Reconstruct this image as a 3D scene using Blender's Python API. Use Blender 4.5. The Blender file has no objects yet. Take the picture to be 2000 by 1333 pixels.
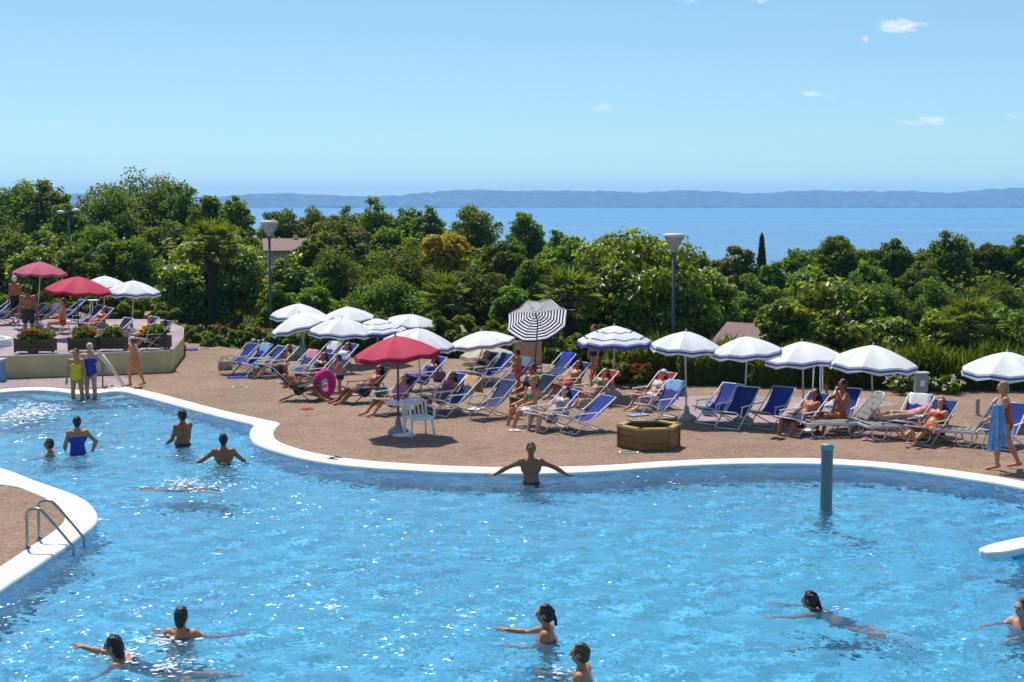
import bpy, bmesh, math, random
import numpy as np
from mathutils import Vector, Matrix, Euler
from mathutils.geometry import tessellate_polygon

R = math.radians
scene = bpy.context.scene
COL = scene.collection

# ------------------------------------------------------------------ camera
F = 2778.0                      # focal length in photograph pixels (50 mm lens on 36 mm film)
CAM_Z = 5.0
HORIZON = 395.0
PITCH = math.atan((666.5 - HORIZON) / F)
cam_data = bpy.data.cameras.new('camera')
cam = bpy.data.objects.new('camera', cam_data)
COL.objects.link(cam)
cam.location = (0, 0, CAM_Z)
cam.rotation_euler = (math.pi / 2 - PITCH, 0, 0)
cam_data.lens = 50.0
cam_data.sensor_width = 36.0
cam_data.clip_start = 0.1
cam_data.clip_end = 40000
scene.camera = cam

# ------------------------------------------------------------------ sun and sky
SUN_EL, SUN_AZ = R(60), R(-24)          # azimuth measured from +Y towards +X
SUN_DIR = Vector((math.sin(SUN_AZ) * math.cos(SUN_EL), math.cos(SUN_AZ) * math.cos(SUN_EL), math.sin(SUN_EL)))
sun_data = bpy.data.lights.new('sun', 'SUN')
sun_data.energy = 4.6
sun_data.angle = R(0.53)
sun_data.color = (1.0, 0.955, 0.88)
sun = bpy.data.objects.new('sun', sun_data)
COL.objects.link(sun)
sun.rotation_euler = (-SUN_DIR).to_track_quat('-Z', 'Y').to_euler()
sun.location = (0, 0, 60)

def pix_dir(px, py):
    cx, cy = (px - 1000) / F, (666.5 - py) / F
    return Vector((cx, math.cos(PITCH) + cy * math.sin(PITCH), -math.sin(PITCH) + cy * math.cos(PITCH)))
def G(px, py, z=0.0):
    """the point at height z that the photograph shows at (px, py)"""
    d = pix_dir(px, py)
    t = (z - CAM_Z) / d.z
    return Vector((d.x * t, d.y * t, z))
def at(px, py, Y):
    d = pix_dir(px, py)
    t = Y / d.y
    return Vector((d.x * t, Y, CAM_Z + d.z * t))

world = bpy.data.worlds.new('World')
scene.world = world
world.use_nodes = True
wt = world.node_tree
wn, wl = wt.nodes, wt.links
bg = wn['Background']
bg.inputs['Strength'].default_value = 0.112
sky = wn.new('ShaderNodeTexSky')
sky.sky_type = 'NISHITA'
sky.sun_disc = False
sky.sun_elevation = SUN_EL
sky.sun_rotation = SUN_AZ
sky.altitude = 100
sky.air_density = 0.85
sky.dust_density = 0.1
sky.ozone_density = 6.0
def wmath(op, a, b=None, c=None):
    n = wn.new('ShaderNodeMath'); n.operation = op
    for i, v in enumerate((a, b, c)):
        if v is None: continue
        if isinstance(v, (int, float)): n.inputs[i].default_value = v
        else: wl.new(v, n.inputs[i])
    return n.outputs[0]
tc = wn.new('ShaderNodeTexCoord')
sep = wn.new('ShaderNodeSeparateXYZ'); wl.new(tc.outputs['Generated'], sep.inputs[0])
ysafe = wmath('MAXIMUM', sep.outputs['Y'], 0.05)
U = wmath('DIVIDE', sep.outputs['X'], ysafe)
V = wmath('DIVIDE', sep.outputs['Z'], ysafe)
comb = wn.new('ShaderNodeCombineXYZ'); wl.new(U, comb.inputs[0]); wl.new(V, comb.inputs[1])
nz = wn.new('ShaderNodeTexNoise'); nz.inputs['Scale'].default_value = 90; nz.inputs['Detail'].default_value = 7; nz.inputs['Roughness'].default_value = 0.62
mp = wn.new('ShaderNodeMapping'); mp.inputs['Scale'].default_value = (1, 2.2, 1)
wl.new(comb.outputs[0], mp.inputs[0]); wl.new(mp.outputs[0], nz.inputs['Vector'])
CLOUDS = [(1757, 50, 62, 17, 1.0), (1688, 77, 10, 9, .75), (1178, 210, 22, 9, .8), (1586, 183, 26, 9, .7), (1622, 188, 16, 5, .35),
          (1806, 238, 66, 13, .62), (1975, 224, 50, 10, .4), (1250, 290, 34, 9, .4), (1345, 293, 40, 7, .4), (1490, 2, 40, 7, .45), (1340, 2, 28, 6, .45),
          (60, 245, 110, 16, .22), (760, 270, 130, 14, .18)]
total = None
for (px, py, rx, ry, s) in CLOUDS:
    d = pix_dir(px, py); u0, v0 = d.x / d.y, d.z / d.y
    a = wmath('MULTIPLY', wmath('SUBTRACT', U, u0), F / rx)
    b = wmath('MULTIPLY', wmath('SUBTRACT', V, v0), F / ry)
    r2 = wmath('ADD', wmath('MULTIPLY', a, a), wmath('MULTIPLY', b, b))
    m = wmath('MULTIPLY', wmath('MAXIMUM', wmath('SUBTRACT', 1.0, r2), 0.0), s)
    total = m if total is None else wmath('ADD', total, m)
front = wmath('GREATER_THAN', sep.outputs['Y'], 0.05)
nzv = wmath('MULTIPLY', wmath('SUBTRACT', nz.outputs['Fac'], 0.5), 3.4)
body = wmath('MAXIMUM', wmath('SUBTRACT', wmath('ADD', total, nzv), 0.22), 0.0)
mask = wmath('MINIMUM', wmath('MULTIPLY', wmath('MULTIPLY', body, wmath('MINIMUM', wmath('MULTIPLY', total, 2.2), 0.85)), front), 0.88)
mixw = wn.new('ShaderNodeMix'); mixw.data_type = 'RGBA'
wl.new(mask, mixw.inputs['Factor'])
tint = wn.new('ShaderNodeMix'); tint.data_type = 'RGBA'; tint.blend_type = 'MULTIPLY'; tint.inputs['Factor'].default_value = 1.0
gam = wn.new('ShaderNodeGamma'); gam.inputs[1].default_value = 0.75      # hazy summer air evens the sky out
wl.new(sky.outputs[0], gam.inputs[0]); wl.new(gam.outputs[0], tint.inputs[6]); tint.inputs[7].default_value = (1.22, 1.55, 1.60, 1)
wl.new(tint.outputs[2], mixw.inputs[6])
mixw.inputs[7].default_value = (7.4, 7.8, 8.0, 1)
wl.new(mixw.outputs[2], bg.inputs['Color'])

vs = scene.view_settings
vs.view_transform = 'Standard'
vs.look = 'None'
vs.exposure = 0.2
vs.gamma = 1.0
scene.display_settings.display_device = 'sRGB'
scene.render.film_transparent = False
scene.cycles.use_denoising = True
scene.cycles.use_adaptive_sampling = True
scene.cycles.adaptive_threshold = 0.015
scene.cycles.max_bounces = 7
scene.cycles.diffuse_bounces = 3
scene.cycles.glossy_bounces = 3
scene.cycles.transmission_bounces = 3
scene.cycles.transparent_max_bounces = 16
world.cycles.sampling_method = 'MANUAL'
world.cycles.sample_map_resolution = 512
scene.cycles.volume_bounces = 1
scene.cycles.caustics_reflective = False
scene.cycles.caustics_refractive = True
scene.cycles.sample_clamp_indirect = 6.0

# ------------------------------------------------------------------ materials
MATS = {}
def srgb(r, g, b):
    f = lambda c: (c / 255 / 12.92) if c / 255 <= 0.04045 else ((c / 255 + 0.055) / 1.055) ** 2.4
    return (f(r), f(g), f(b), 1)
def mat(name, color, rough=0.6, spec=0.4, noise=None, bump=None, metal=0.0, transl=None, coat=0.0, stretch=None, objcol=None):
    """noise = (scale, amount, second colour or None); bump = (scale, strength, distance)"""
    if name in MATS: return MATS[name]
    m = bpy.data.materials.new(name); m.use_nodes = True
    nt = m.node_tree; n, l = nt.nodes, nt.links
    b = n['Principled BSDF']; out = n['Material Output']
    col = tuple(color[:3]) + (1,)
    b.inputs['Base Color'].default_value = col
    b.inputs['Roughness'].default_value = rough
    b.inputs['Specular IOR Level'].default_value = spec
    b.inputs['Metallic'].default_value = metal
    if coat: b.inputs['Coat Weight'].default_value = coat
    tcn = n.new('ShaderNodeTexCoord')
    vec = tcn.outputs['Object']
    if stretch:
        mpn = n.new('ShaderNodeMapping'); mpn.inputs['Scale'].default_value = stretch
        l.new(vec, mpn.inputs[0]); vec = mpn.outputs[0]
    csock = None
    if noise:
        sc, amt, c2 = noise
        t = n.new('ShaderNodeTexNoise'); t.inputs['Scale'].default_value = sc; t.inputs['Detail'].default_value = 5; t.inputs['Roughness'].default_value = 0.6
        l.new(vec, t.inputs['Vector'])
        if c2 is None:
            c2 = tuple(min(1, c * (1 + amt)) for c in col[:3]); c1 = tuple(c * (1 - amt) for c in col[:3])
        else: c1 = col[:3]
        ramp = n.new('ShaderNodeValToRGB')
        ramp.color_ramp.elements[0].position = 0.32; ramp.color_ramp.elements[1].position = 0.68
        ramp.color_ramp.elements[0].color = tuple(c1) + (1,); ramp.color_ramp.elements[1].color = tuple(c2[:3]) + (1,)
        l.new(t.outputs['Fac'], ramp.inputs[0]); csock = ramp.outputs[0]
        l.new(csock, b.inputs['Base Color'])
    if objcol:   # every object differs a little
        oi = n.new('ShaderNodeObjectInfo')
        hs = n.new('ShaderNodeHueSaturation')
        mr = n.new('ShaderNodeMapRange'); mr.inputs[3].default_value = 1 - objcol; mr.inputs[4].default_value = 1 + objcol
        l.new(oi.outputs['Random'], mr.inputs[0]); l.new(mr.outputs[0], hs.inputs['Value'])
        if csock: l.new(csock, hs.inputs['Color'])
        else: hs.inputs['Color'].default_value = col
        csock = hs.outputs[0]; l.new(csock, b.inputs['Base Color'])
    if bump:
        sc, st, dist = bump
        t2 = n.new('ShaderNodeTexNoise'); t2.inputs['Scale'].default_value = sc; t2.inputs['Detail'].default_value = 4
        l.new(vec, t2.inputs['Vector'])
        bp = n.new('ShaderNodeBump'); bp.inputs['Strength'].default_value = st; bp.inputs['Distance'].default_value = dist
        l.new(t2.outputs['Fac'], bp.inputs['Height']); l.new(bp.outputs[0], b.inputs['Normal'])
    if transl:
        tr = n.new('ShaderNodeBsdfTranslucent'); mx = n.new('ShaderNodeMixShader')
        tr.inputs['Color'].default_value = tuple(transl[1][:3]) + (1,)
        mx.inputs[0].default_value = transl[0]
        l.new(b.outputs[0], mx.inputs[1]); l.new(tr.outputs[0], mx.inputs[2]); l.new(mx.outputs[0], out.inputs['Surface'])
    MATS[name] = m
    return m

def leaf_mat(name, c_dark, c_light, transl=0.42, rough=0.42, spec=0.5, size=None):
    """leaf colour varies leaf by leaf (random per island) and clump by clump"""
    if name in MATS: return MATS[name]
    m = bpy.data.materials.new(name); m.use_nodes = True
    nt = m.node_tree; n, l = nt.nodes, nt.links
    b = n['Principled BSDF']; out = n['Material Output']
    geo = n.new('ShaderNodeNewGeometry')
    ramp = n.new('ShaderNodeValToRGB')
    ramp.color_ramp.elements[0].color = tuple(c_dark) + (1,); ramp.color_ramp.elements[1].color = tuple(c_light) + (1,)
    l.new(geo.outputs['Random Per Island'], ramp.inputs[0])
    oi = n.new('ShaderNodeObjectInfo'); hs = n.new('ShaderNodeHueSaturation')
    mr = n.new('ShaderNodeMapRange'); mr.inputs[3].default_value = 0.8; mr.inputs[4].default_value = 1.2
    mh = n.new('ShaderNodeMapRange'); mh.inputs[3].default_value = 0.485; mh.inputs[4].default_value = 0.515
    l.new(oi.outputs['Random'], mr.inputs[0]); l.new(oi.outputs['Random'], mh.inputs[0])
    l.new(mr.outputs[0], hs.inputs['Value']); l.new(mh.outputs[0], hs.inputs['Hue']); l.new(ramp.outputs[0], hs.inputs['Color'])
    l.new(hs.outputs[0], b.inputs['Base Color'])
    b.inputs['Roughness'].default_value = rough
    b.inputs['Specular IOR Level'].default_value = spec
    tr = n.new('ShaderNodeBsdfTranslucent'); mx = n.new('ShaderNodeMixShader')
    warm = n.new('ShaderNodeMix'); warm.data_type = 'RGBA'; warm.blend_type = 'MULTIPLY'; warm.inputs['Factor'].default_value = 1
    warm.inputs[7].default_value = (1.9, 1.75, 0.55, 1)
    l.new(hs.outputs[0], warm.inputs[6]); l.new(warm.outputs[2], tr.inputs['Color'])
    mx.inputs[0].default_value = transl
    l.new(b.outputs[0], mx.inputs[1]); l.new(tr.outputs[0], mx.inputs[2]); l.new(mx.outputs[0], out.inputs['Surface'])
    MATS[name] = m
    return m

# ------------------------------------------------------------------ mesh helpers
def mesh_from(name, verts, faces, smooth=False, mats=None, mat_idx=None):
    me = bpy.data.meshes.new(name)
    me.from_pydata([tuple(v) for v in verts], [], [tuple(f) for f in faces])
    if mats:
        for m in (mats if isinstance(mats, (list, tuple)) else [mats]): me.materials.append(m)
    if mat_idx is not None: me.polygons.foreach_set('material_index', list(mat_idx))
    if smooth: me.polygons.foreach_set('use_smooth', [True] * len(me.polygons))
    me.update()
    return me
def link(name, data, parent=None, loc=None, rot=None):
    o = bpy.data.objects.new(name, data); COL.objects.link(o)
    if parent is not None: o.parent = parent
    if loc is not None: o.location = loc
    if rot is not None: o.rotation_euler = rot
    return o
def tag(o, label, cat, group=None):
    o['label'] = label; o['category'] = cat
    if group: o['group'] = group
    return o
def thing(name, label, cat, loc=(0, 0, 0), rz=0.0, group=None):
    return tag(link(name, None, None, loc, (0, 0, rz)), label, cat, group)
def struct(o, kind='structure'):
    o['kind'] = kind
    return o

class MB:
    """collects simple solids into one mesh"""
    def __init__(s): s.v, s.f, s.mi = [], [], []
    def add(s, verts, faces, mi=0):
        k = len(s.v); s.v += [tuple(p) for p in verts]
        s.f += [tuple(i + k for i in f) for f in faces]; s.mi += [mi] * len(faces)
    def box(s, lo, hi, mi=0, M=None):
        (a, b, c), (d, e, f) = lo, hi
        vs = [Vector(p) for p in ((a, b, c), (d, b, c), (d, e, c), (a, e, c), (a, b, f), (d, b, f), (d, e, f), (a, e, f))]
        if M is not None: vs = [M @ p for p in vs]
        s.add(vs, [(0, 3, 2, 1), (4, 5, 6, 7), (0, 1, 5, 4), (1, 2, 6, 5), (2, 3, 7, 6), (3, 0, 4, 7)], mi)
    def tube(s, pts, r, n=8, mi=0, caps=True):
        pts = [Vector(p) for p in pts]; k0 = []
        rs = r if isinstance(r, (list, tuple)) else [r] * len(pts)
        up = Vector((0, 0, 1)); verts = []; prev = None
        for i, p in enumerate(pts):
            t = (pts[min(i + 1, len(pts) - 1)] - pts[max(i - 1, 0)]).normalized()
            if prev is None:
                a = t.cross(up)
                if a.length < 1e-3: a = t.cross(Vector((1, 0, 0)))
            else:
                a = prev - t * prev.dot(t)
                if a.length < 1e-4: a = t.cross(up)
            a.normalize(); b = t.cross(a); prev = a
            for j in range(n):
                th = 2 * math.pi * j / n
                verts.append(p + (a * math.cos(th) + b * math.sin(th)) * rs[i])
        faces = []
        for i in range(len(pts) - 1):
            for j in range(n):
                faces.append((i * n + j, i * n + (j + 1) % n, (i + 1) * n + (j + 1) % n, (i + 1) * n + j))
        if caps:
            faces.append(tuple(range(n))[::-1]); m = (len(pts) - 1) * n; faces.append(tuple(range(m, m + n)))
        s.add(verts, faces, mi)
    def lathe(s, prof, n=16, mi=0, cx=0, cy=0):
        verts = []; faces = []
        for (r, z) in prof:
            for j in range(n):
                th = 2 * math.pi * j / n
                verts.append((cx + r * math.cos(th), cy + r * math.sin(th), z))
        for i in range(len(prof) - 1):
            for j in range(n):
                faces.append((i * n + j, i * n + (j + 1) % n, (i + 1) * n + (j + 1) % n, (i + 1) * n + j))
        s.add(verts, faces, mi)
    def mesh(s, name, mats, smooth=False): return mesh_from(name, s.v, s.f, smooth, mats, s.mi)
    def build(s, name, mats, parent=None, smooth=False, loc=None, rot=None):
        return link(name, s.mesh(name, mats, smooth), parent, loc, rot)

def copy_tree(o, parent=None):
    c = o.copy(); COL.objects.link(c); c.parent = parent
    for ch in list(o.children): copy_tree(ch, c)
    return c
def polygon(name, pts, z, m, kind='structure'):
    tris = tessellate_polygon([[Vector((p[0], p[1], 0)) for p in pts]])
    me = mesh_from(name, [(p[0], p[1], z) for p in pts], tris, False, m)
    bm = bmesh.new(); bm.from_mesh(me); bmesh.ops.recalc_face_normals(bm, faces=bm.faces)
    if bm.faces and sum(f.normal.z for f in bm.faces) < 0: bmesh.ops.reverse_faces(bm, faces=bm.faces)
    bm.to_mesh(me); bm.free()
    o = link(name, me)
    if kind: o['kind'] = kind
    return o
def catmull(pts, sub=6):
    out = []
    P = [Vector(p) for p in pts]
    for i in range(len(P) - 1):
        p0, p1, p2, p3 = P[max(i - 1, 0)], P[i], P[i + 1], P[min(i + 2, len(P) - 1)]
        for k in range(sub):
            t = k / sub
            out.append(0.5 * ((2 * p1) + (p2 - p0) * t + (2 * p0 - 5 * p1 + 4 * p2 - p3) * t * t + (3 * p1 - p0 - 3 * p2 + p3) * t ** 3))
    out.append(P[-1])
    return out
rng = random.Random(7)
npr = np.random.default_rng(11)

# ------------------------------------------------------------------ setting materials
M_deck = mat('washed_pebble', (0.262, 0.166, 0.110), 0.85, 0.25, noise=(1.3, 0.10, None), bump=(60, 0.5, 0.02))
def tune_deck(m):
    nt = m.node_tree; n, l = nt.nodes, nt.links
    b = n['Principled BSDF']; src = b.inputs['Base Color'].links[0].from_socket
    t = n.new('ShaderNodeTexVoronoi'); t.inputs['Scale'].default_value = 22
    tcn = [x for x in n if x.type == 'TEX_COORD'][0]; l.new(tcn.outputs['Object'], t.inputs['Vector'])
    s = n.new('ShaderNodeSeparateColor'); l.new(t.outputs['Color'], s.inputs[0])
    mr = n.new('ShaderNodeMapRange'); mr.inputs[3].default_value = 0.72; mr.inputs[4].default_value = 1.3; l.new(s.outputs[0], mr.inputs[0])
    t2 = n.new('ShaderNodeTexNoise'); t2.inputs['Scale'].default_value = 0.35; t2.inputs['Detail'].default_value = 6; l.new(tcn.outputs['Object'], t2.inputs['Vector'])
    mr2 = n.new('ShaderNodeMapRange'); mr2.inputs[1].default_value = .3; mr2.inputs[2].default_value = .7; mr2.inputs[3].default_value = 0.84; mr2.inputs[4].default_value = 1.14; l.new(t2.outputs['Fac'], mr2.inputs[0])
    mm = n.new('ShaderNodeMath'); mm.operation = 'MULTIPLY'; l.new(mr.outputs[0], mm.inputs[0]); l.new(mr2.outputs[0], mm.inputs[1])
    t3 = n.new('ShaderNodeTexNoise'); t3.inputs['Scale'].default_value = 1.1; t3.inputs['Detail'].default_value = 7; t3.inputs['Roughness'].default_value = .7; l.new(tcn.outputs['Object'], t3.inputs['Vector'])
    mr3 = n.new('ShaderNodeMapRange'); mr3.inputs[1].default_value = .58; mr3.inputs[2].default_value = .66; mr3.inputs[3].default_value = 1.0; mr3.inputs[4].default_value = .76; l.new(t3.outputs['Fac'], mr3.inputs[0])
    m3 = n.new('ShaderNodeMath'); m3.operation = 'MULTIPLY'; l.new(mm.outputs[0], m3.inputs[0]); l.new(mr3.outputs[0], m3.inputs[1])
    vm = n.new('ShaderNodeVectorMath'); vm.operation = 'SCALE'; l.new(src, vm.inputs[0]); l.new(m3.outputs[0], vm.inputs['Scale'])
    l.new(vm.outputs[0], b.inputs['Base Color'])
tune_deck(M_deck)
M_pink = mat('pink_paving', (0.33, 0.235, 0.235), 0.85, 0.25, noise=(0.9, 0.14, None), bump=(40, 0.4, 0.02))
tune_deck(M_pink)
M_coping = mat('white_coping', (0.76, 0.75, 0.73), 0.6, 0.35, noise=(1.7, 0.13, None), bump=(18, 0.2, 0.01))
M_floor = mat('pool_paint', (0.095, 0.55, 1.0), 0.6, 0.3, noise=(0.5, 0.10, None))
M_wall = mat('pool_wall_paint', (0.12, 0.50, 0.95), 0.6, 0.3, noise=(1.5, 0.12, None))
M_ground = mat('soil_and_grass', (0.045, 0.06, 0.018), 0.95, 0.1, noise=(0.4, 0.5, (0.09, 0.085, 0.03)))
M_lawn = mat('mown_grass', (0.06, 0.12, 0.02), 0.95, 0.1, noise=(0.7, 0.3, None))

def water_mat():
    m = bpy.data.materials.new('pool_water'); m.use_nodes = True
    nt = m.node_tree; n, l = nt.nodes, nt.links
    n.remove(n['Principled BSDF']); out = n['Material Output']
    tcn = n.new('ShaderNodeTexCoord')
    def noise(scale, det, stretch, dist=0.0):
        mp = n.new('ShaderNodeMapping'); mp.inputs['Scale'].default_value = stretch; l.new(tcn.outputs['Object'], mp.inputs[0])
        t = n.new('ShaderNodeTexNoise'); t.inputs['Scale'].default_value = scale; t.inputs['Detail'].default_value = det
        t.inputs['Distortion'].default_value = dist; l.new(mp.outputs[0], t.inputs['Vector']); return t.outputs['Fac']
    def mth(op, a, b):
        q = n.new('ShaderNodeMath'); q.operation = op
        for i, v in enumerate((a, b)):
            if isinstance(v, (int, float)): q.inputs[i].default_value = v
            else: l.new(v, q.inputs[i])
        return q.outputs[0]
    def slope(scale, det, k, dist=0.0):
        # wave slope straight from the noise, so that it does not flatten with distance
        mp = n.new('ShaderNodeMapping'); mp.inputs['Scale'].default_value = (1, 1, 1); l.new(tcn.outputs['Object'], mp.inputs[0])
        t = n.new('ShaderNodeTexNoise'); t.inputs['Scale'].default_value = scale; t.inputs['Detail'].default_value = det; t.inputs['Distortion'].default_value = dist
        l.new(mp.outputs[0], t.inputs['Vector'])
        sb = n.new('ShaderNodeVectorMath'); sb.operation = 'SUBTRACT'; sb.inputs[1].default_value = (.5, .5, .5); l.new(t.outputs['Color'], sb.inputs[0])
        ml = n.new('ShaderNodeVectorMath'); ml.operation = 'MULTIPLY'; ml.inputs[1].default_value = (k, k, 0); l.new(sb.outputs[0], ml.inputs[0])
        return ml.outputs[0]
    def vadd(a, b):
        q = n.new('ShaderNodeVectorMath'); q.operation = 'ADD'
        l.new(a, q.inputs[0])
        if isinstance(b, tuple): q.inputs[1].default_value = b
        else: l.new(b, q.inputs[1])
        return q.outputs[0]
    sl = vadd(vadd(slope(1.4, 2, 0.30 * WATER_CHOP), slope(4.5, 2, 0.75 * WATER_CHOP, .5)), slope(13, 2, 0.75 * WATER_CHOP, .4))
    calm = noise(0.22, 3, (1, 1, 1))
    cm = n.new('ShaderNodeMapRange'); cm.inputs[1].default_value = .35; cm.inputs[2].default_value = .65; cm.inputs[3].default_value = .6; cm.inputs[4].default_value = 1.35
    l.new(calm, cm.inputs[0])
    vm = n.new('ShaderNodeVectorMath'); vm.operation = 'SCALE'; l.new(sl, vm.inputs[0]); l.new(cm.outputs[0], vm.inputs['Scale'])
    # slopes skewed towards the camera to raise sun glints and avoid dark facets
    sp = n.new('ShaderNodeSeparateXYZ'); l.new(vm.outputs[0], sp.inputs[0])
    sy = mth('ADD', mth('MULTIPLY', mth('MAXIMUM', sp.outputs[1], 0.0), 0.42), mth('MULTIPLY', mth('MINIMUM', sp.outputs[1], 0.0), 1.75))
    cb = n.new('ShaderNodeCombineXYZ'); l.new(mth('MULTIPLY', sp.outputs[0], 1.8), cb.inputs[0]); l.new(sy, cb.inputs[1]); cb.inputs[2].default_value = 1.0
    nm = n.new('ShaderNodeVectorMath'); nm.operation = 'NORMALIZE'; l.new(cb.outputs[0], nm.inputs[0])
    bp = nm
    fr = n.new('ShaderNodeFresnel'); fr.inputs['IOR'].default_value = 1.33; l.new(bp.outputs[0], fr.inputs['Normal'])
    rf = n.new('ShaderNodeBsdfRefraction'); rf.inputs['IOR'].default_value = 1.33; rf.inputs['Roughness'].default_value = 0.03; l.new(bp.outputs[0], rf.inputs['Normal'])
    rf.inputs['Color'].default_value = (0.93, 0.985, 1.0, 1)
    gl = n.new('ShaderNodeBsdfGlossy'); gl.inputs['Roughness'].default_value = 0.2; l.new(bp.outputs[0], gl.inputs['Normal'])
    df = n.new('ShaderNodeBsdfDiffuse'); df.inputs['Color'].default_value = (0.16, 0.58, 0.95, 1)      # a little light scatters in the water itself
    m0 = n.new('ShaderNodeMixShader'); m0.inputs[0].default_value = 0.10; l.new(rf.outputs[0], m0.inputs[1]); l.new(df.outputs[0], m0.inputs[2])
    mx = n.new('ShaderNodeMixShader'); l.new(fr.outputs[0], mx.inputs[0]); l.new(m0.outputs[0], mx.inputs[1]); l.new(gl.outputs[0], mx.inputs[2])
    l.new(mx.outputs[0], out.inputs['Surface'])
    return m
WATER_CHOP = 0.95
M_water = water_mat()

# ------------------------------------------------------------------ pool, deck and terraces
WZ = -0.06                 # water level
FZ = -1.10                 # pool floor
ST = [((-330, 800), (-330, 812)), ((-160, 775), (-160, 785)), ((0, 762), (0, 770)), ((60, 758), (60, 766)), ((105, 759), (112, 768)), ((150, 763), (150, 773)),
      ((195, 762), (195, 771)), ((238, 757), (238, 768)), ((300, 768), (296, 782)), ((380, 789), (371, 802)), ((450, 807), (436, 819)),
      ((515, 821), (480, 829)), ((545, 828), (495, 834)), ((540, 837), (489, 843)), ((534, 848), (488, 855)), ((540, 861), (500, 871)),
      ((565, 873), (540, 886)), ((620, 888), (605, 903)), ((700, 900), (690, 915)), ((800, 908), (795, 923)), ((900, 913), (898, 928)),
      ((1000, 915), (1000, 930)), ((1100, 914), (1100, 929)), ((1200, 910), (1200, 924)), ((1300, 903), (1300, 917)), ((1400, 899), (1400, 912)),
      ((1500, 897), (1500, 910)), ((1600, 898), (1600, 911)), ((1700, 903), (1700, 916)), ((1800, 913), (1800, 927)), ((1900, 926), (1899, 941)),
      ((2000, 943), (1997, 958)), ((2120, 972), (2112, 988)), ((2300, 1030), (2280, 1050))]
ISL = [((-420, 905), (-420, 860)), ((-200, 925), (-200, 884)), ((-60, 943), (-50, 904)), ((22, 951), (10, 919)), ((56, 961), (67, 941)), ((97, 979), (133, 964)),
       ((119, 996), (168, 980)), ((126, 1010), (187, 1000)), ((122, 1025), (191, 1015)), ((90, 1051), (184, 1029)), ((66, 1066), (150, 1056)), ((45, 1080), (112, 1083)), ((0, 1110), (67, 1113)),
       ((-60, 1150), (0, 1158)), ((-200, 1240), (-120, 1237)), ((-420, 1400), (-330, 1380))]
def coping(name, stations, zw, label):
    D = catmull([G(*s[0], 0.0) for s in stations], 6)
    W = catmull([G(*s[1], zw) for s in stations], 6)
    prof = [(0.0, -0.02), (0.0, 0.018), (0.04, 0.024), (0.84, 0.012), (0.94, 0.004), (0.985, -0.015), (1.0, -0.045), (1.0, -0.075), (0.995, FZ - 0.02)]
    verts, faces = [], []
    for d, w in zip(D, W):
        for (t, z) in prof:
            p = d.lerp(w, t); verts.append((p.x, p.y, z))
    n = len(prof); mi = []
    for i in range(len(D) - 1):
        for j in range(n - 1):
            faces.append((i * n + j, (i + 1) * n + j, (i + 1) * n + j + 1, i * n + j + 1)); mi.append(1 if j >= n - 2 else 0)
    me = mesh_from(name, verts, faces, True, [M_coping, M_wall], mi)
    bm = bmesh.new(); bm.from_mesh(me); bmesh.ops.recalc_face_normals(bm, faces=bm.faces); bm.to_mesh(me); bm.free()
    return struct(link(name, me)), D, W
cop1, DK, WK = coping('pool_coping', ST, -0.05, '')
cop2, DI, WI = coping('pool_coping', ISL, -0.03, '')

def Yedge(x):
    """how far the flat hilltop reaches before the ground falls away"""
    return float(np.interp(x, [-30, -14.2, -12.6, -9.7, -7.2, 0, 3, 6, 10, 30], [66, 66, 52.5, 49.3, 47, 45.5, 42.5, 40.2, 39, 38]))
def ground_z(x, y):
    d = y - Yedge(x)
    base = -1.4
    if d > 0:
        s = min(d, 12) / 12
        base -= 0.11 * d * s + 0.5 * math.sin(x * 0.07) * min(1, d / 40) * (1 if d < 250 else 0)
    return max(base, -30)
def make_ground():
    ys = list(np.linspace(-30, 70, 41)) + list(np.linspace(75, 300, 46)) + [340, 380, 430, 500, 700, 1200, 2500, 5000, 9000]
    xs = np.array([-8000, -3000, -1200, -500, -260] + list(np.linspace(-160, 160, 65)) + [260, 500, 1200, 3000, 8000])
    verts = [(x, y, ground_z(x, y)) for y in ys for x in xs]
    n = len(xs)
    faces = [(j * n + i, j * n + i + 1, (j + 1) * n + i + 1, (j + 1) * n + i) for j in range(len(ys) - 1) for i in range(n - 1)]
    return struct(link('ground', mesh_from('ground', verts, faces, True, M_ground)))
make_ground()

# deck sheet: along the pool edge, then round the back
back = []
for x in np.linspace(26, -16, 60): back.append((x, Yedge(x) - 0.6))
deck_pts = [(p.x, p.y) for p in DK] + [(26, DK[-1].y)] + back + [(-24, 64), (-24, DK[0].y)]
polygon('deck', deck_pts, 0.0, M_deck)
polygon('deck', [(p.x, p.y) for p in DI], 0.0, M_deck)
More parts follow.
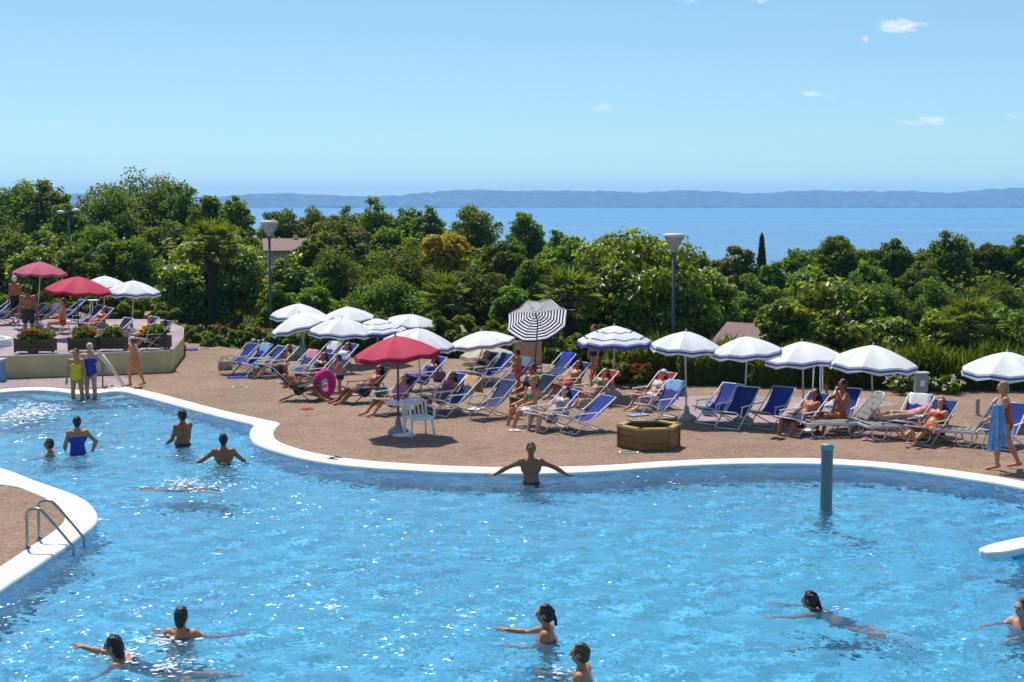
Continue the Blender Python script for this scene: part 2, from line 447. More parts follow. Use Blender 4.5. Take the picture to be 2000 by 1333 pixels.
# water and floor
def sheet(name, x0, x1, y0, y1, z, m, kind='structure'):
    return struct(link(name, mesh_from(name, [(x0, y0, z), (x1, y0, z), (x1, y1, z), (x0, y1, z)], [(0, 1, 2, 3)], False, m)), kind)
pool_pts = [((d.x + w.x) / 2, (d.y + w.y) / 2) for d, w in zip(DK, WK)]
pool_pts += [(20, pool_pts[-1][1]), (20, 4), (-22, 4), (-22, pool_pts[0][1])]
def water_sheet():
    # a grid with low real ripples; it runs a little way under the coping
    st = 0.085
    xs = np.arange(-20, 19, st); ys = np.arange(5, 40.5, st)
    X, Y = np.meshgrid(xs, ys)
    Z = np.zeros_like(X); r_ = np.random.default_rng(3)
    for i in range(26):
        lam = r_.uniform(.28, 1.0); a_ = r_.uniform(0, 6.283); amp = RIPPLE * lam * r_.uniform(.5, 1.2)
        k_ = 6.2832 / lam; wob = .6 * np.sin(X * r_.uniform(.2, .6) + Y * r_.uniform(.2, .6) + r_.uniform(0, 6))
        Z += amp * np.sin(k_ * (X * np.cos(a_) + Y * np.sin(a_)) + wob * 2 + r_.uniform(0, 6))
    poly = np.array(pool_pts); cx, cy = X[:-1, :-1] + st / 2, Y[:-1, :-1] + st / 2
    inside = np.zeros(cx.shape, bool); j = len(poly) - 1
    for i in range(len(poly)):
        xi, yi, xj, yj = *poly[i], *poly[j]
        c = ((yi > cy) != (yj > cy)) & (cx < (xj - xi) * (cy - yi) / (yj - yi + 1e-12) + xi); inside ^= c; j = i
    n = len(xs); q = np.argwhere(inside); b0 = q[:, 0] * n + q[:, 1]
    faces = np.stack([b0, b0 + 1, b0 + n + 1, b0 + n], 1)
    used, inv = np.unique(faces, return_inverse=True); faces = inv.reshape(faces.shape)
    V_ = np.stack([X.ravel(), Y.ravel(), WZ + Z.ravel()], 1)[used]
    me = bpy.data.meshes.new('pool_water'); me.vertices.add(len(V_)); me.vertices.foreach_set('co', V_.ravel())
    me.loops.add(len(faces) * 4); me.loops.foreach_set('vertex_index', faces.ravel().astype(np.int32))
    me.polygons.add(len(faces)); me.polygons.foreach_set('loop_start', (np.arange(len(faces)) * 4).astype(np.int32))
    me.polygons.foreach_set('use_smooth', [True] * len(faces)); me.materials.append(M_water); me.update(calc_edges=True)
    return struct(link('pool_water', me))
RIPPLE = 0.0042
wo = water_sheet(); wo.cycles.is_caustics_caster = True      # the sun refracts through it
fo = polygon('pool_floor', pool_pts, FZ, M_floor); fo.cycles.is_caustics_receiver = True
cop1.cycles.is_caustics_receiver = True; cop2.cycles.is_caustics_receiver = True
sun_data.cycles.is_caustics_light = True

for rr_, zt_ in ((1.5, WZ - .30), (2.1, WZ - .62)):
    c_ = G(165, 764, 0); st_ = MB(); st_.lathe([(rr_, FZ), (rr_, zt_ - .02), (rr_ - .02, zt_), (.001, zt_)], 40)
    so_ = struct(st_.build('pool_step', M_floor, None, False, (c_.x, c_.y + .35, 0))); so_.cycles.is_caustics_receiver = True
# ------------------------------------------------------------------ lake, far shore
def lake_mat():
    m = bpy.data.materials.new('lake_water'); m.use_nodes = True
    nt = m.node_tree; n, l = nt.nodes, nt.links
    b = n['Principled BSDF']
    b.inputs['Base Color'].default_value = (0.10, 0.25, 0.42, 1); b.inputs['Roughness'].default_value = 0.22; b.inputs['IOR'].default_value = 1.33
    tcn = n.new('ShaderNodeTexCoord'); mp = n.new('ShaderNodeMapping'); mp.inputs['Scale'].default_value = (0.02, 0.07, 1); l.new(tcn.outputs['Object'], mp.inputs[0])
    t = n.new('ShaderNodeTexNoise'); t.inputs['Scale'].default_value = 1.0; t.inputs['Detail'].default_value = 8; t.inputs['Roughness'].default_value = .65; l.new(mp.outputs[0], t.inputs['Vector'])
    bp = n.new('ShaderNodeBump'); bp.inputs['Strength'].default_value = 0.8; bp.inputs['Distance'].default_value = 5.0; l.new(t.outputs['Fac'], bp.inputs['Height']); l.new(bp.outputs[0], b.inputs['Normal'])
    mp2 = n.new('ShaderNodeMapping'); mp2.inputs['Scale'].default_value = (0.0006, 0.004, 1); l.new(tcn.outputs['Object'], mp2.inputs[0])
    t2 = n.new('ShaderNodeTexNoise'); t2.inputs['Detail'].default_value = 5; l.new(mp2.outputs[0], t2.inputs['Vector']); t2.inputs['Scale'].default_value = 1
    mr = n.new('ShaderNodeMapRange'); mr.inputs[1].default_value = .35; mr.inputs[2].default_value = .65; mr.inputs[3].default_value = .12; mr.inputs[4].default_value = .42; l.new(t2.outputs['Fac'], mr.inputs[0])
    l.new(mr.outputs[0], b.inputs['Roughness'])
    return m
LAKE_Z = -25.0
sheet('lake', -7000, 7000, 300, 7350, LAKE_Z, lake_mat())
M_hill = mat('wooded_hills', (0.008, 0.018, 0.012), 0.95, 0.05, noise=(0.02, 0.6, (0.20, 0.19, 0.14)))
def make_hills():
    prof = [(-1600, 384), (-800, 378), (-300, 372), (100, 379), (250, 384), (400, 385), (470, 383), (560, 378), (640, 380), (700, 383), (780, 380), (850, 375), (940, 371), (1000, 374), (1100, 372), (1170, 374),
            (1240, 377), (1330, 373), (1480, 378), (1600, 372), (1680, 374), (1760, 373), (1850, 375), (1920, 370), (2000, 368), (2300, 372), (2800, 366), (3600, 380)]
    Y0, Y1 = 7250, 7900
    px = np.linspace(-1600, 3600, 420); hy = np.interp(px, [p[0] for p in prof], [p[1] for p in prof])
    hy = hy + npr.normal(0, 0.9, len(px)) + np.convolve(npr.normal(0, 3.2, len(px)), np.ones(9) / 9, 'same')
    rows = [(7250, -1), (7270, 9), (7330, 14), (7500, None), (7700, None), (Y1, None), (8600, None)]
    frac = {3: 0.55, 4: 0.85, 5: 1.0, 6: 0.6}
    verts = []
    for r, (Y, h) in enumerate(rows):
        for i in range(len(px)):
            X = (px[i] - 1000) / F * Y
            top = CAM_Z + (HORIZON - hy[i]) / F * Y1
            if h is None: z = LAKE_Z + (top - LAKE_Z) * frac[r] + (npr.normal(0, 1.5) if r < 5 else 0)
            else: z = LAKE_Z + h + (npr.normal(0, 3) if r == 1 else npr.normal(0, 1.2) if h > 0 else 0)
            verts.append((X, Y + npr.uniform(-20, 20), z))
    n = len(px)
    faces = [(j * n + i, j * n + i + 1, (j + 1) * n + i + 1, (j + 1) * n + i) for j in range(len(rows) - 1) for i in range(n - 1)]
    return struct(link('hills', mesh_from('hills', verts, faces, True, M_hill)))
make_hills()

def make_haze():
    mb = MB(); mb.box((-6500, -60, LAKE_Z - 6.5), (6500, 8900, 95))
    m = bpy.data.materials.new('summer_haze'); m.use_nodes = True
    nt = m.node_tree; n, l = nt.nodes, nt.links
    n.remove(n['Principled BSDF'])
    pv = n.new('ShaderNodeVolumePrincipled')
    pv.inputs['Color'].default_value = (0.34, 0.64, 1.0, 1)
    pv.inputs['Density'].default_value = HAZE
    pv.inputs['Anisotropy'].default_value = 0.0
    l.new(pv.outputs[0], n['Material Output'].inputs['Volume'])
    m.cycles.homogeneous_volume = True
    return struct(mb.build('haze', m), 'stuff')
HAZE = 1.3e-4
make_haze()

# ------------------------------------------------------------------ vegetation
def leaves_mesh(name, P, N, T, L, Wd, m, fold=0.18):
    """P centres, N normals, T growing directions, L lengths, Wd widths -> one mesh of folded leaves"""
    k = len(P)
    N = N / np.maximum(np.linalg.norm(N, axis=1, keepdims=True), 1e-6)
    T = T - N * np.sum(T * N, axis=1, keepdims=True)
    T = T / np.maximum(np.linalg.norm(T, axis=1, keepdims=True), 1e-6)
    S = np.cross(N, T)
    L = L[:, None]; Wd = Wd[:, None]
    v = np.empty((k, 4, 3))
    v[:, 0] = P - T * L * 0.5
    v[:, 1] = P + S * Wd * 0.5 + N * Wd * fold - T * L * 0.05
    v[:, 2] = P + T * L * 0.5 - N * L * 0.08
    v[:, 3] = P - S * Wd * 0.5 + N * Wd * fold - T * L * 0.05
    idx = (np.arange(k) * 4)[:, None]
    tri = np.concatenate([idx + [0, 1, 2], idx + [0, 2, 3]], axis=1).reshape(-1)
    me = bpy.data.meshes.new(name)
    me.vertices.add(k * 4); me.vertices.foreach_set('co', v.reshape(-1))
    me.loops.add(k * 6); me.loops.foreach_set('vertex_index', tri.astype(np.int32))
    me.polygons.add(k * 2); me.polygons.foreach_set('loop_start', (np.arange(k * 2) * 3).astype(np.int32))
    me.materials.append(m); me.update(calc_edges=True)
    return me

def unit(n):
    v = npr.normal(size=(n, 3)); return v / np.linalg.norm(v, axis=1, keepdims=True)

def crown(name, rx, ry, h, leaf, n, m, clumps=40, droop=0.0, flat=0.55, spiky=0.0, clump_r=0.30, lw=0.6):
    """crown in local space: z 0..h above its own bottom; leaves sit in clumps spread through the crown"""
    d = unit(clumps * 2); d = d[d[:, 2] > -0.75][:clumps]
    rad = npr.uniform(0.2, 1.0, len(d)) ** 0.5 * npr.uniform(0.85, 1.08, len(d))
    C = d * rad[:, None] * [rx * 0.86, ry * 0.86, h * 0.5 * 0.9]
    C[:, 2] = np.sign(C[:, 2]) * np.abs(C[:, 2] / (h * .5)) ** 0.8 * h * .5 + h * 0.5
    if spiky: C[:, 2] += np.abs(npr.normal(0, spiky, len(C))) * h * np.maximum(0, 1 - (np.hypot(C[:, 0] / rx, C[:, 1] / ry))) 
    cr = clump_r * min(rx, h * 0.5) * npr.uniform(0.7, 1.25, len(C))
    ci = npr.integers(0, len(C), n)
    o = unit(n); rr = npr.uniform(0.35, 1.0, n) ** 0.5
    off = o * (rr * cr[ci])[:, None] * [1.15, 1.15, 0.8]
    P = C[ci] + off + npr.normal(0, 0.04 * rx, (n, 3)) * [1, 1, .6]
    N = o * 0.7 + npr.normal(0, 0.45, (n, 3)) + [0, 0, flat]
    T = o * [1, 1, 0.2] + npr.normal(0, 0.5, (n, 3)) + [0, 0, -0.25 - droop]
    L = leaf * npr.uniform(0.65, 1.3, n)
    return leaves_mesh(name, P, N, T, L, L * lw * npr.uniform(0.8, 1.2, n), m)

M_bark = mat('bark', (0.085, 0.065, 0.045), 0.9, 0.2, noise=(9, 0.4, None), bump=(14, 0.8, 0.03), stretch=(1, 1, .25))
M_palmbark = mat('palm_bark', (0.045, 0.036, 0.026), 0.95, 0.1, noise=(14, 0.5, None), bump=(20, 1.0, 0.05))
L_cat = leaf_mat('large_light_leaves', (0.065, 0.125, 0.012), (0.26, 0.33, 0.045), 0.52, 0.38, 0.5)
L_dark = leaf_mat('dark_evergreen_leaves', (0.052, 0.095, 0.010), (0.155, 0.21, 0.024), 0.5, 0.55, 0.25)
L_mid = leaf_mat('mid_green_leaves', (0.058, 0.118, 0.012), (0.205, 0.275, 0.030), 0.52, 0.5, 0.3)
L_pop = leaf_mat('poplar_leaves', (0.065, 0.115, 0.015), (0.185, 0.245, 0.035), 0.52, 0.5, 0.3)
L_yel = leaf_mat('yellow_green_leaves', (0.24, 0.23, 0.012), (0.55, 0.46, 0.03), 0.5, 0.5, 0.4)
L_lime = leaf_mat('fresh_green_leaves', (0.075, 0.15, 0.010), (0.20, 0.31, 0.03), 0.5, 0.5, 0.3)
L_palm = leaf_mat('palm_leaves', (0.05, 0.09, 0.016), (0.15, 0.19, 0.035), 0.45, 0.45, 0.4)
L_olive = leaf_mat('dry_green_leaves', (0.08, 0.10, 0.018), (0.19, 0.20, 0.040), 0.45, 0.5, 0.3)
SPEC = {  # leaf size, coverage, material, clumps, droop, flat, lw, clump radius
    'catalpa': (0.185, 6.0, L_cat, 95, 0.4, 0.6, 0.75, 0.24),
    'dark': (0.17, 6.5, L_dark, 130, 0.0, 0.5, 0.5, 0.20),
    'mid': (0.19, 5.5, L_mid, 110, 0.1, 0.5, 0.55, 0.21),
    'poplar': (0.27, 5.5, L_pop, 150, 0.1, 0.4, 0.55, 0.17),
    'yellow': (0.20, 5.0, L_yel, 80, 0.0, 0.5, 0.6, 0.22),
    'lime': (0.16, 5.5, L_lime, 80, 0.0, 0.6, 0.5, 0.22),
    'olive': (0.19, 5.0, L_olive, 100, 0.0, 0.5, 0.55, 0.2),
}
def tree(spec, px, ytop, hw, D, label, cat='tree', ch=None, name='tree', group=None, trunk_r=None, spiky=0.05, cov=1.0, depth=1.0, dense=None):
    leaf, cv, m, nc, droop, flat, lw, crr = SPEC[spec]
    X = (px - 1000) / F * D
    ztop = at(px, ytop, D).z
    r = hw / F * D
    gz = ground_z(X, D)
    H = ztop - gz
    h = min(ch if ch else 1.55 * r, H * 0.93)
    if D > 75: leaf = max(leaf, 0.27)
    area = math.pi * r * r * 0.5 + math.pi * r * h * 0.5
    n = int(min(20000, max(1200, cov * cv * 2.2 * area / (leaf * leaf * lw * 0.5))))
    t = thing(name, label, cat, (X, D, gz), npr.uniform(0, 6.28), group)
    cz = H - h
    me = crown(name + '_crown', r, r * depth, h * 0.97, leaf, n, m, int(nc * (0.6 + 0.4 * r / 3) * max(1, h / (2.2 * r))), droop, flat, spiky, crr, lw)
    c = link('crown', me, t, (0, 0, cz))
    tr = trunk_r or max(0.07, 0.035 * H)
    mb = MB()
    lean = (rng.uniform(-.2, .2), rng.uniform(-.2, .2))
    mid = Vector((lean[0] * .6, lean[1] * .6, cz + h * .12)); top = Vector((lean[0], lean[1], cz + h * .72))
    mb.tube([(0, 0, -0.3), (lean[0] * .25, lean[1] * .25, (cz + h * .1) * .5), mid, top], [tr * 1.25, tr, tr * .8, tr * .25], 8)
    mb.build('trunk', M_bark, t, True)
    for i in range(5):
        a = i * 1.257 + rng.uniform(-.4, .4); e = rng.uniform(.45, .75)
        p = mid.lerp(top, rng.uniform(0, .45)); q = Vector((math.cos(a) * r * e, math.sin(a) * r * depth * e, cz + h * rng.uniform(.45, .8)))
        b = MB(); b.tube([p, p.lerp(q, .5) + Vector((0, 0, .1 * h)), q], [tr * .5, tr * .32, tr * .12], 6)
        b.build('limb', M_bark, t, True)
    return t

def fan_palm(px, ytop, hw, D, label, trunk_r=0.16, n=34, skirt=True):
    X = (px - 1000) / F * D; gz = ground_z(X, D); ztop = at(px, ytop, D).z; r = hw / F * D
    t = thing('palm_tree', label, 'palm tree', (X, D, gz), rng.uniform(0, 6))
    zc = ztop - gz - r * 0.62
    mb = MB(); prof = []
    k = 26
    for i in range(k + 1):
        z = -0.3 + (zc + .3) * i / k
        prof.append((trunk_r * (1.12 if i % 2 else 0.95) * (1.15 - .15 * i / k), z))
    mb.lathe(prof, 10); mb.build('trunk', M_palmbark, t, True)
    if skirt:
        s = MB(); s.lathe([(trunk_r * 1.1, zc - r * .9), (trunk_r * 2.0, zc - r * .35), (trunk_r * 1.7, zc - .05), (trunk_r * .6, zc + .12)], 10); s.build('dead_frond_skirt', M_palmbark, t, True)
    for i in range(n):
        a = 2.4 * i; e = R(75 - 115 * (i / n)) + rng.uniform(-.12, .12)
        base = Vector((0, 0, zc)); dr = Vector((math.cos(a) * math.cos(e), math.sin(a) * math.cos(e), math.sin(e)))
        L = r * rng.uniform(.5, .62); hub = base + dr * L
        side = dr.cross(Vector((0, 0, 1)));
        if side.length < .05: side = Vector((1, 0, 0))
        side.normalize(); nrm = side.cross(dr).normalized()
        P, N, T, LL = [], [], [], []
        B = r * rng.uniform(.42, .52)
        for j in range(15):
            th = R(-105 + 15 * j)
            dd = (dr * math.cos(th) + side * math.sin(th)) + Vector((0, 0, -0.18 - .12 * abs(math.sin(th))))
            dd.normalize(); P.append(hub + dd * B * .5); T.append(dd); N.append(nrm); LL.append(B * (1 - .25 * abs(th) / 1.9))
        me = leaves_mesh('frond', np.array(P), np.array(N) + npr.normal(0, .1, (15, 3)), np.array(T), np.array(LL), np.array(LL) * .2, L_palm, .25)
        f = link('frond', me, t)
        b = MB(); b.tube([base, base + dr * L * .6 + Vector((0, 0, .03)), hub], [.022, .014, .010], 5); b.build('stalk', L_palm, f)
    return t

def shrub(spec, px, ytop, hw, D, label, h=1.2, base=0.0, name='shrub', cat='shrub', flowers=None, nf=40, group=None, ry=None, cov=1.0):
    """a bush standing on ground at height base"""
    leaf, cv, m, nc, droop, flat, lw, crr = SPEC[spec]
    leaf *= .8
    X = (px - 1000) / F * D; r = hw / F * D; ry = ry or r
    ztop = at(px, ytop, D).z; H = ztop - base
    t = thing(name, label, cat, (X, D, base), 0, group)
    area = math.pi * r * ry * .5 + math.pi * (r + ry) / 2 * H * .5
    n = int(min(9000, max(500, cov * cv * 2.2 * area / (leaf * leaf * lw * .5))))
    me = crown(name + '_foliage', r, ry, H, leaf, n, m, max(14, int(26 * r)), droop, flat, .1, crr, lw)
    link('foliage', me, t)
    b = MB()
    for i in range(5):
        a = i * 1.26; b.tube([(0, 0, -.1), (math.cos(a) * r * .2, math.sin(a) * ry * .2, H * .4), (math.cos(a) * r * .45, math.sin(a) * ry * .45, H * .7)], [.03, .02, .01], 5)
    b.build('stems', M_bark, t)
    if flowers:
        flower_heads(t, r, ry, H, flowers, nf)
    return t
def flower_heads(t, r, ry, H, colour, nf, z0=0.0):
    d = unit(nf); d[:, 2] = np.abs(d[:, 2]) ; d[:, 1] = -np.abs(d[:, 1]) * npr.choice([1, 1, 1, -1], nf)
    P = d * [r * .95, ry * .95, H * .5] + [0, 0, H * .52 + z0]
    k = 5; PP = np.repeat(P, k, 0) + npr.normal(0, .03, (nf * k, 3))
    me = leaves_mesh('blossom', PP, npr.normal(0, 1, (nf * k, 3)) + [0, -.3, .6], npr.normal(0, 1, (nf * k, 3)), npr.uniform(.06, .1, nf * k), npr.uniform(.05, .08, nf * k), colour)
    o = link('blossom', me, t); o['kind'] = 'stuff'
    return o
M_red = mat('red_petals', (0.55, 0.03, 0.03), 0.5, 0.3, noise=(30, 0.3, None), transl=(.3, (0.7, 0.05, 0.04)))
M_pinkp = mat('pink_petals', (0.62, 0.12, 0.22), 0.5, 0.3, noise=(30, 0.3, None), transl=(.3, (0.7, 0.2, 0.25)))
M_whitep = mat('white_petals', (0.75, 0.70, 0.60), 0.5, 0.3, noise=(30, 0.1, None), transl=(.3, (0.8, 0.75, 0.6)))
M_orangep = mat('orange_petals', (0.62, 0.13, 0.03), 0.5, 0.3, noise=(30, 0.3, None), transl=(.3, (0.7, 0.2, 0.05)))

# far row, left: tall trees against the sky
tree('poplar', 40, 338, 100, 112, 'tall grey-green tree at the left edge rising above the skyline', ch=13)
tree('poplar', 95, 348, 66, 106, 'loose grey-green tree just left of the gap in the skyline', ch=11)
tree('poplar', 215, 342, 88, 112, 'tall dark tree just right of the skyline gap by the twin lamp', ch=12)
tree('poplar', 285, 328, 100, 118, 'tallest dark tree with a rounded top on the left skyline', ch=13)
tree('poplar', 350, 352, 66, 116, 'dark tree on the right shoulder of the tall left clump', ch=11)
tree('poplar', 408, 374, 50, 112, 'pointed tree where the left skyline drops to the hills', ch=9)
tree('poplar', 462, 380, 46, 108, 'slim tree at the right end of the left skyline group', ch=8)
tree('mid', 130, 386, 50, 100, 'mid green tree filling the gap under the twin lamp heads', ch=8)
# far row, centre
for px, yt, hw, D, lab in [(545, 402, 55, 125, 'low tree behind the bowl lamp by the white umbrellas'), (620, 402, 60, 128, 'flat-topped far tree below the lake strip left of centre'),
                           (680, 400, 50, 126, 'far tree left of the highest central tree'), (735, 394, 55, 122, 'highest tree of the central row below the hills'),
                           (800, 402, 46, 122, 'small far tree right of the highest central tree'), (840, 404, 46, 118, 'dark tree between the central row and the airy pair'),
                           (925, 404, 72, 110, 'airy rounded tree with lake showing through its crown'), (1030, 414, 56, 104, 'rounded tree at the right end of the central row beside open lake')]:
    tree('poplar', px, yt, hw, D, lab, ch=8.5)
tree('dark', 612, 470, 44, 80, 'dark tree beside the terracotta roof')
tree('olive', 655, 432, 75, 88, 'yellowish green tree above the dark round tree', ch=5)
tree('yellow', 866, 446, 56, 76, 'bright yellow tree in the middle of the wood', ch=3.6)
tree('mid', 770, 450, 70, 96, 'mid green tree behind the bright yellow tree', ch=6)
tree('dark', 985, 470, 60, 78, 'dark bushy tree below the airy lake-side tree', ch=5)
tree('mid', 1110, 462, 70, 84, 'mid green tree left of the big pale-leaved tree', ch=5)
tree('mid', 1045, 505, 55, 70, 'mid green tree behind the palm with the yellow fronds', ch=4)
# far row, right
for px, yt, hw, D, lab, sp in [(1190, 452, 70, 90, 'tree poking above the pale-leaved tree on its left', 'mid'), (1290, 462, 60, 92, 'tree behind the lamp post by the striped umbrella row', 'mid'),
                               (1435, 476, 55, 84, 'bronze-topped round tree right of the tall bowl lamp', 'olive'), (1500, 505, 48, 88, 'low tree at the foot of the slim cypress', 'mid'),
                               (1560, 480, 50, 92, 'tree just right of the slim cypress', 'mid'), (1640, 456, 62, 96, 'highest dark tree of the right far row', 'dark'),
                               (1745, 464, 48, 96, 'pointed tree in the middle of the right far row', 'dark'), (1700, 505, 50, 90, 'low tree between the two high right trees', 'mid'),
                               (1850, 458, 58, 96, 'broad dark tree with lake behind it near the right edge', 'dark'), (1925, 466, 48, 98, 'spiky dark tree in the right far row', 'dark'),
                               (1985, 464, 50, 98, 'dark tree at the far right edge of the wood', 'dark'), (1800, 510, 55, 86, 'low dark tree below the broad right tree', 'dark'),
                               (2050, 470, 60, 96, 'dark tree cut by the right frame edge', 'dark')]:
    tree(sp, px, yt, hw, D, lab, ch=7)
for px, yt, hw, D, lab, sp in [(1595, 482, 45, 102, 'small tree between cypress and the highest right tree', 'mid'), (1692, 480, 45, 104, 'small tree right of the highest right tree', 'poplar'), (1797, 478, 45, 104, 'small tree left of the broad right tree', 'poplar'),
                               (1890, 480, 45, 104, 'small tree right of the broad right tree', 'mid'), (1955, 482, 40, 104, 'small tree between the two last spiky trees', 'mid'), (1365, 492, 45, 98, 'tree showing just right of the tall bowl lamp', 'mid'), (1085, 452, 40, 100, 'pointed tree where the lake opens up right of the central row', 'mid')]:
    tree(sp, px, yt, hw, D, lab, ch=6)
for px, yt, hw, D, lab, sp in [(1480, 535, 60, 72, 'dark tree behind the right pale-leaved bush', 'mid'), (1590, 520, 70, 76, 'shaded tree in the middle right of the wood', 'mid'),
                               (1710, 540, 75, 72, 'deep shaded tree behind the umbrella row on the right', 'dark'), (1830, 540, 75, 72, 'deep shaded tree below the broad right tree', 'dark'), (1950, 540, 75, 74, 'deep shaded tree at the right edge', 'dark')]:
    tree(sp, px, yt, hw, D, lab, ch=6)
# middle belt
tree('mid', 20, 455, 70, 92, 'mid green tree low at the left edge', ch=6)
tree('dark', 90, 440, 60, 94, 'dark tree behind the pink parasol terrace', ch=7)
tree('dark', 190, 440, 80, 92, 'dark tree under the tall left skyline', ch=7)
tree('dark', 330, 430, 80, 96, 'dark tree in shade left of the tall palm', ch=7)
tree('dark', 455, 435, 60, 94, 'dark tree behind the bowl lamp on the left', ch=7)
tree('mid', 245, 462, 75, 74, 'bright mid green tree behind the terrace parasols', ch=4.5)
tree('mid', 150, 480, 60, 72, 'mid green tree under the twin lamp post', ch=4.2)
tree('catalpa', 65, 482, 50, 66, 'pale-leaved bushy tree behind the pink parasol', ch=2.6)
tree('catalpa', 430, 455, 105, 62, 'large pale-leaved tree on the left behind the tall palm trunk', ch=4.6, trunk_r=.12)
tree('catalpa', 350, 510, 55, 60, 'smaller pale-leaved tree at the left end of the clump', ch=3.2)
tree('catalpa', 560, 500, 55, 61, 'pale-leaved tree right of the bowl lamp by the white umbrellas', ch=3.2)
tree('lime', 600, 556, 62, 57, 'fresh green bush behind the leftmost white umbrellas', ch=2.2)
tree('lime', 540, 560, 45, 56, 'fresh green bush below the bowl lamp', ch=2.2)
tree('dark', 680, 478, 110, 66, 'big dark rounded tree left of centre', ch=5.6)
tree('dark', 800, 480, 100, 68, 'big dark rounded tree behind the low fan palm', ch=5.6)
tree('dark', 760, 530, 110, 58, 'dense dark tree behind the white umbrellas', ch=4.2)
tree('dark', 920, 520, 80, 62, 'dark shaded tree right of the low fan palm', ch=4.4)
tree('lime', 1000, 562, 55, 55, 'fresh green bush left of the striped umbrella', ch=2.6)
tree('catalpa', 1255, 462, 165, 51, 'largest pale-leaved tree behind the tall bowl lamp', ch=5.0, trunk_r=.13)
tree('catalpa', 1150, 520, 70, 50, 'pale-leaved tree on the left flank of the largest one', ch=3.6)
tree('catalpa', 1375, 510, 75, 52, 'pale-leaved tree on the right flank of the largest one', ch=4.2)
tree('catalpa', 1620, 552, 150, 44, 'broad low pale-leaved tree behind the right umbrella row', ch=3.3, trunk_r=.1, depth=.8)
tree('catalpa', 1530, 585, 60, 43, 'small pale-leaved tree beside the hut roof', ch=2.2)
tree('catalpa', 1745, 615, 70, 43, 'small pale-leaved tree right of the broad low one', ch=2.4)
tree('catalpa', 1850, 600, 65, 44, 'small pale-leaved tree above the grey notice box', ch=2.6)
tree('mid', 1960, 590, 90, 44, 'dense green tree at the right edge behind the last umbrella', ch=3.0, depth=.8)
fan_palm(415, 440, 62, 57, 'tall palm with a dark trunk left of the white umbrellas', .17)
fan_palm(868, 548, 58, 53, 'low fan palm behind the white umbrellas', .15, 30)
fan_palm(1112, 535, 75, 47, 'palm with dark trunk just right of the striped umbrella', .16, 34)
fan_palm(1895, 588, 75, 41.5, 'fan palm behind the rightmost umbrella', .14, 28)
def cypress(px, ytop, D, label):
    X = (px - 1000) / F * D; gz = ground_z(X, D); H = at(px, ytop, D).z - gz
    t = thing('cypress', label, 'cypress', (X, D, gz))
    n = 5000; z = npr.uniform(0.06, 1, n); rad = 0.62 * np.minimum(1, (1 - z) * 2.2 + .1) * np.minimum(1, z * 5) * npr.uniform(.6, 1.05, n)
    a = npr.uniform(0, 6.283, n); P = np.stack([np.cos(a) * rad, np.sin(a) * rad, z * H], 1)
    N = np.stack([np.cos(a), np.sin(a), np.full(n, .3)], 1) + npr.normal(0, .4, (n, 3))
    link('crown', leaves_mesh('cypress_crown', P, N, np.tile([0, 0, 1.0], (n, 1)) + npr.normal(0, .2, (n, 3)), npr.uniform(.3, .5, n), npr.uniform(.12, .2, n), L_dark), t)
    b = MB(); b.tube([(0, 0, -.3), (0, 0, H * .8)], [.14, .04], 8); b.build('trunk', M_bark, t, True)
cypress(1487, 460, 100, 'slim dark cypress standing alone against the lake')

# far wood that reads as one mass, under and behind the trees that can be told apart
def far_wood():
    P, N, T = [], [], []
    for i in range(1000):
        D = rng.uniform(88, 230); x = rng.uniform(-.42, .42) * D
        gz = ground_z(x, D)
        q_ = x / D * F + 1000; lim = 5 - D * float(np.interp(q_, [0, 400, 520, 1050, 1120, 1300, 1600, 2000], [48, 50, 58, 72, 105, 120, 122, 116])) / F
        h = min(rng.uniform(5, 10), lim - gz - .3)
        if h < 1.5: continue
        r = rng.uniform(2, 3.6); k = 260
        o = unit(k); o[:, 2] = np.abs(o[:, 2])
        P.append(np.array([x, D, gz + h * .45]) + o * [r, r, h * .5] * npr.uniform(.8, 1.1, (k, 1))); N.append(o + npr.normal(0, .5, (k, 3))); T.append(npr.normal(0, 1, (k, 3)))
    P, N, T = np.concatenate(P), np.concatenate(N), np.concatenate(T)
    o = link('far_wood', leaves_mesh('far_wood', P, N, T, npr.uniform(.3, .5, len(P)), npr.uniform(.2, .32, len(P)), L_pop))
    struct(o, 'stuff'); o['label'] = 'dark undergrowth and far wood below the tree tops'
far_wood()

# tall grassy hedge behind the right umbrellas, in lengths
def blade_hedge(px0, px1, ytop, D, label, h, m, n, depth=1.1):
    x0, x1 = (px0 - 1000) / F * D, (px1 - 1000) / F * D
    t = thing('hedge', label, 'hedge', ((x0 + x1) / 2, D, -0.05), 0, 'hedge behind the right umbrella row')
    w = (x1 - x0) / 2
    P = np.stack([npr.uniform(-w, w, n), npr.uniform(-depth / 2, depth / 2, n), np.zeros(n)], 1)
    hh = h * npr.uniform(.45, 1.08, n) * (1 + .1 * np.sin(P[:, 0] * 3.1)); L = npr.uniform(.35, .8, n)
    P[:, 2] = np.maximum(.15, npr.uniform(.1, 1, n) ** .7 * hh - L * .3)
    N = np.stack([npr.normal(0, .6, n), npr.normal(-.2, .8, n), np.full(n, .25)], 1)
    T = np.stack([npr.normal(0, .28, n), npr.normal(0, .28, n), np.ones(n)], 1)
    link('foliage', leaves_mesh('hedge_foliage', P, N, T, L, npr.uniform(.03, .06, n), m), t)
    b = MB()
    for i in range(int(w * 8)):
        x = rng.uniform(-w, w); y = rng.uniform(-depth / 2, depth / 2); b.tube([(x, y, -.1), (x + rng.uniform(-.1, .1), y, h * .7)], [.012, .006], 4)
    s = b.build('stems', M_bark, t); s['kind'] = 'stuff'
    return t
blade_hedge(1185, 1330, 690, 39.6, 'dark hedge behind the two red deck chairs', 1.25, L_dark, 5200)
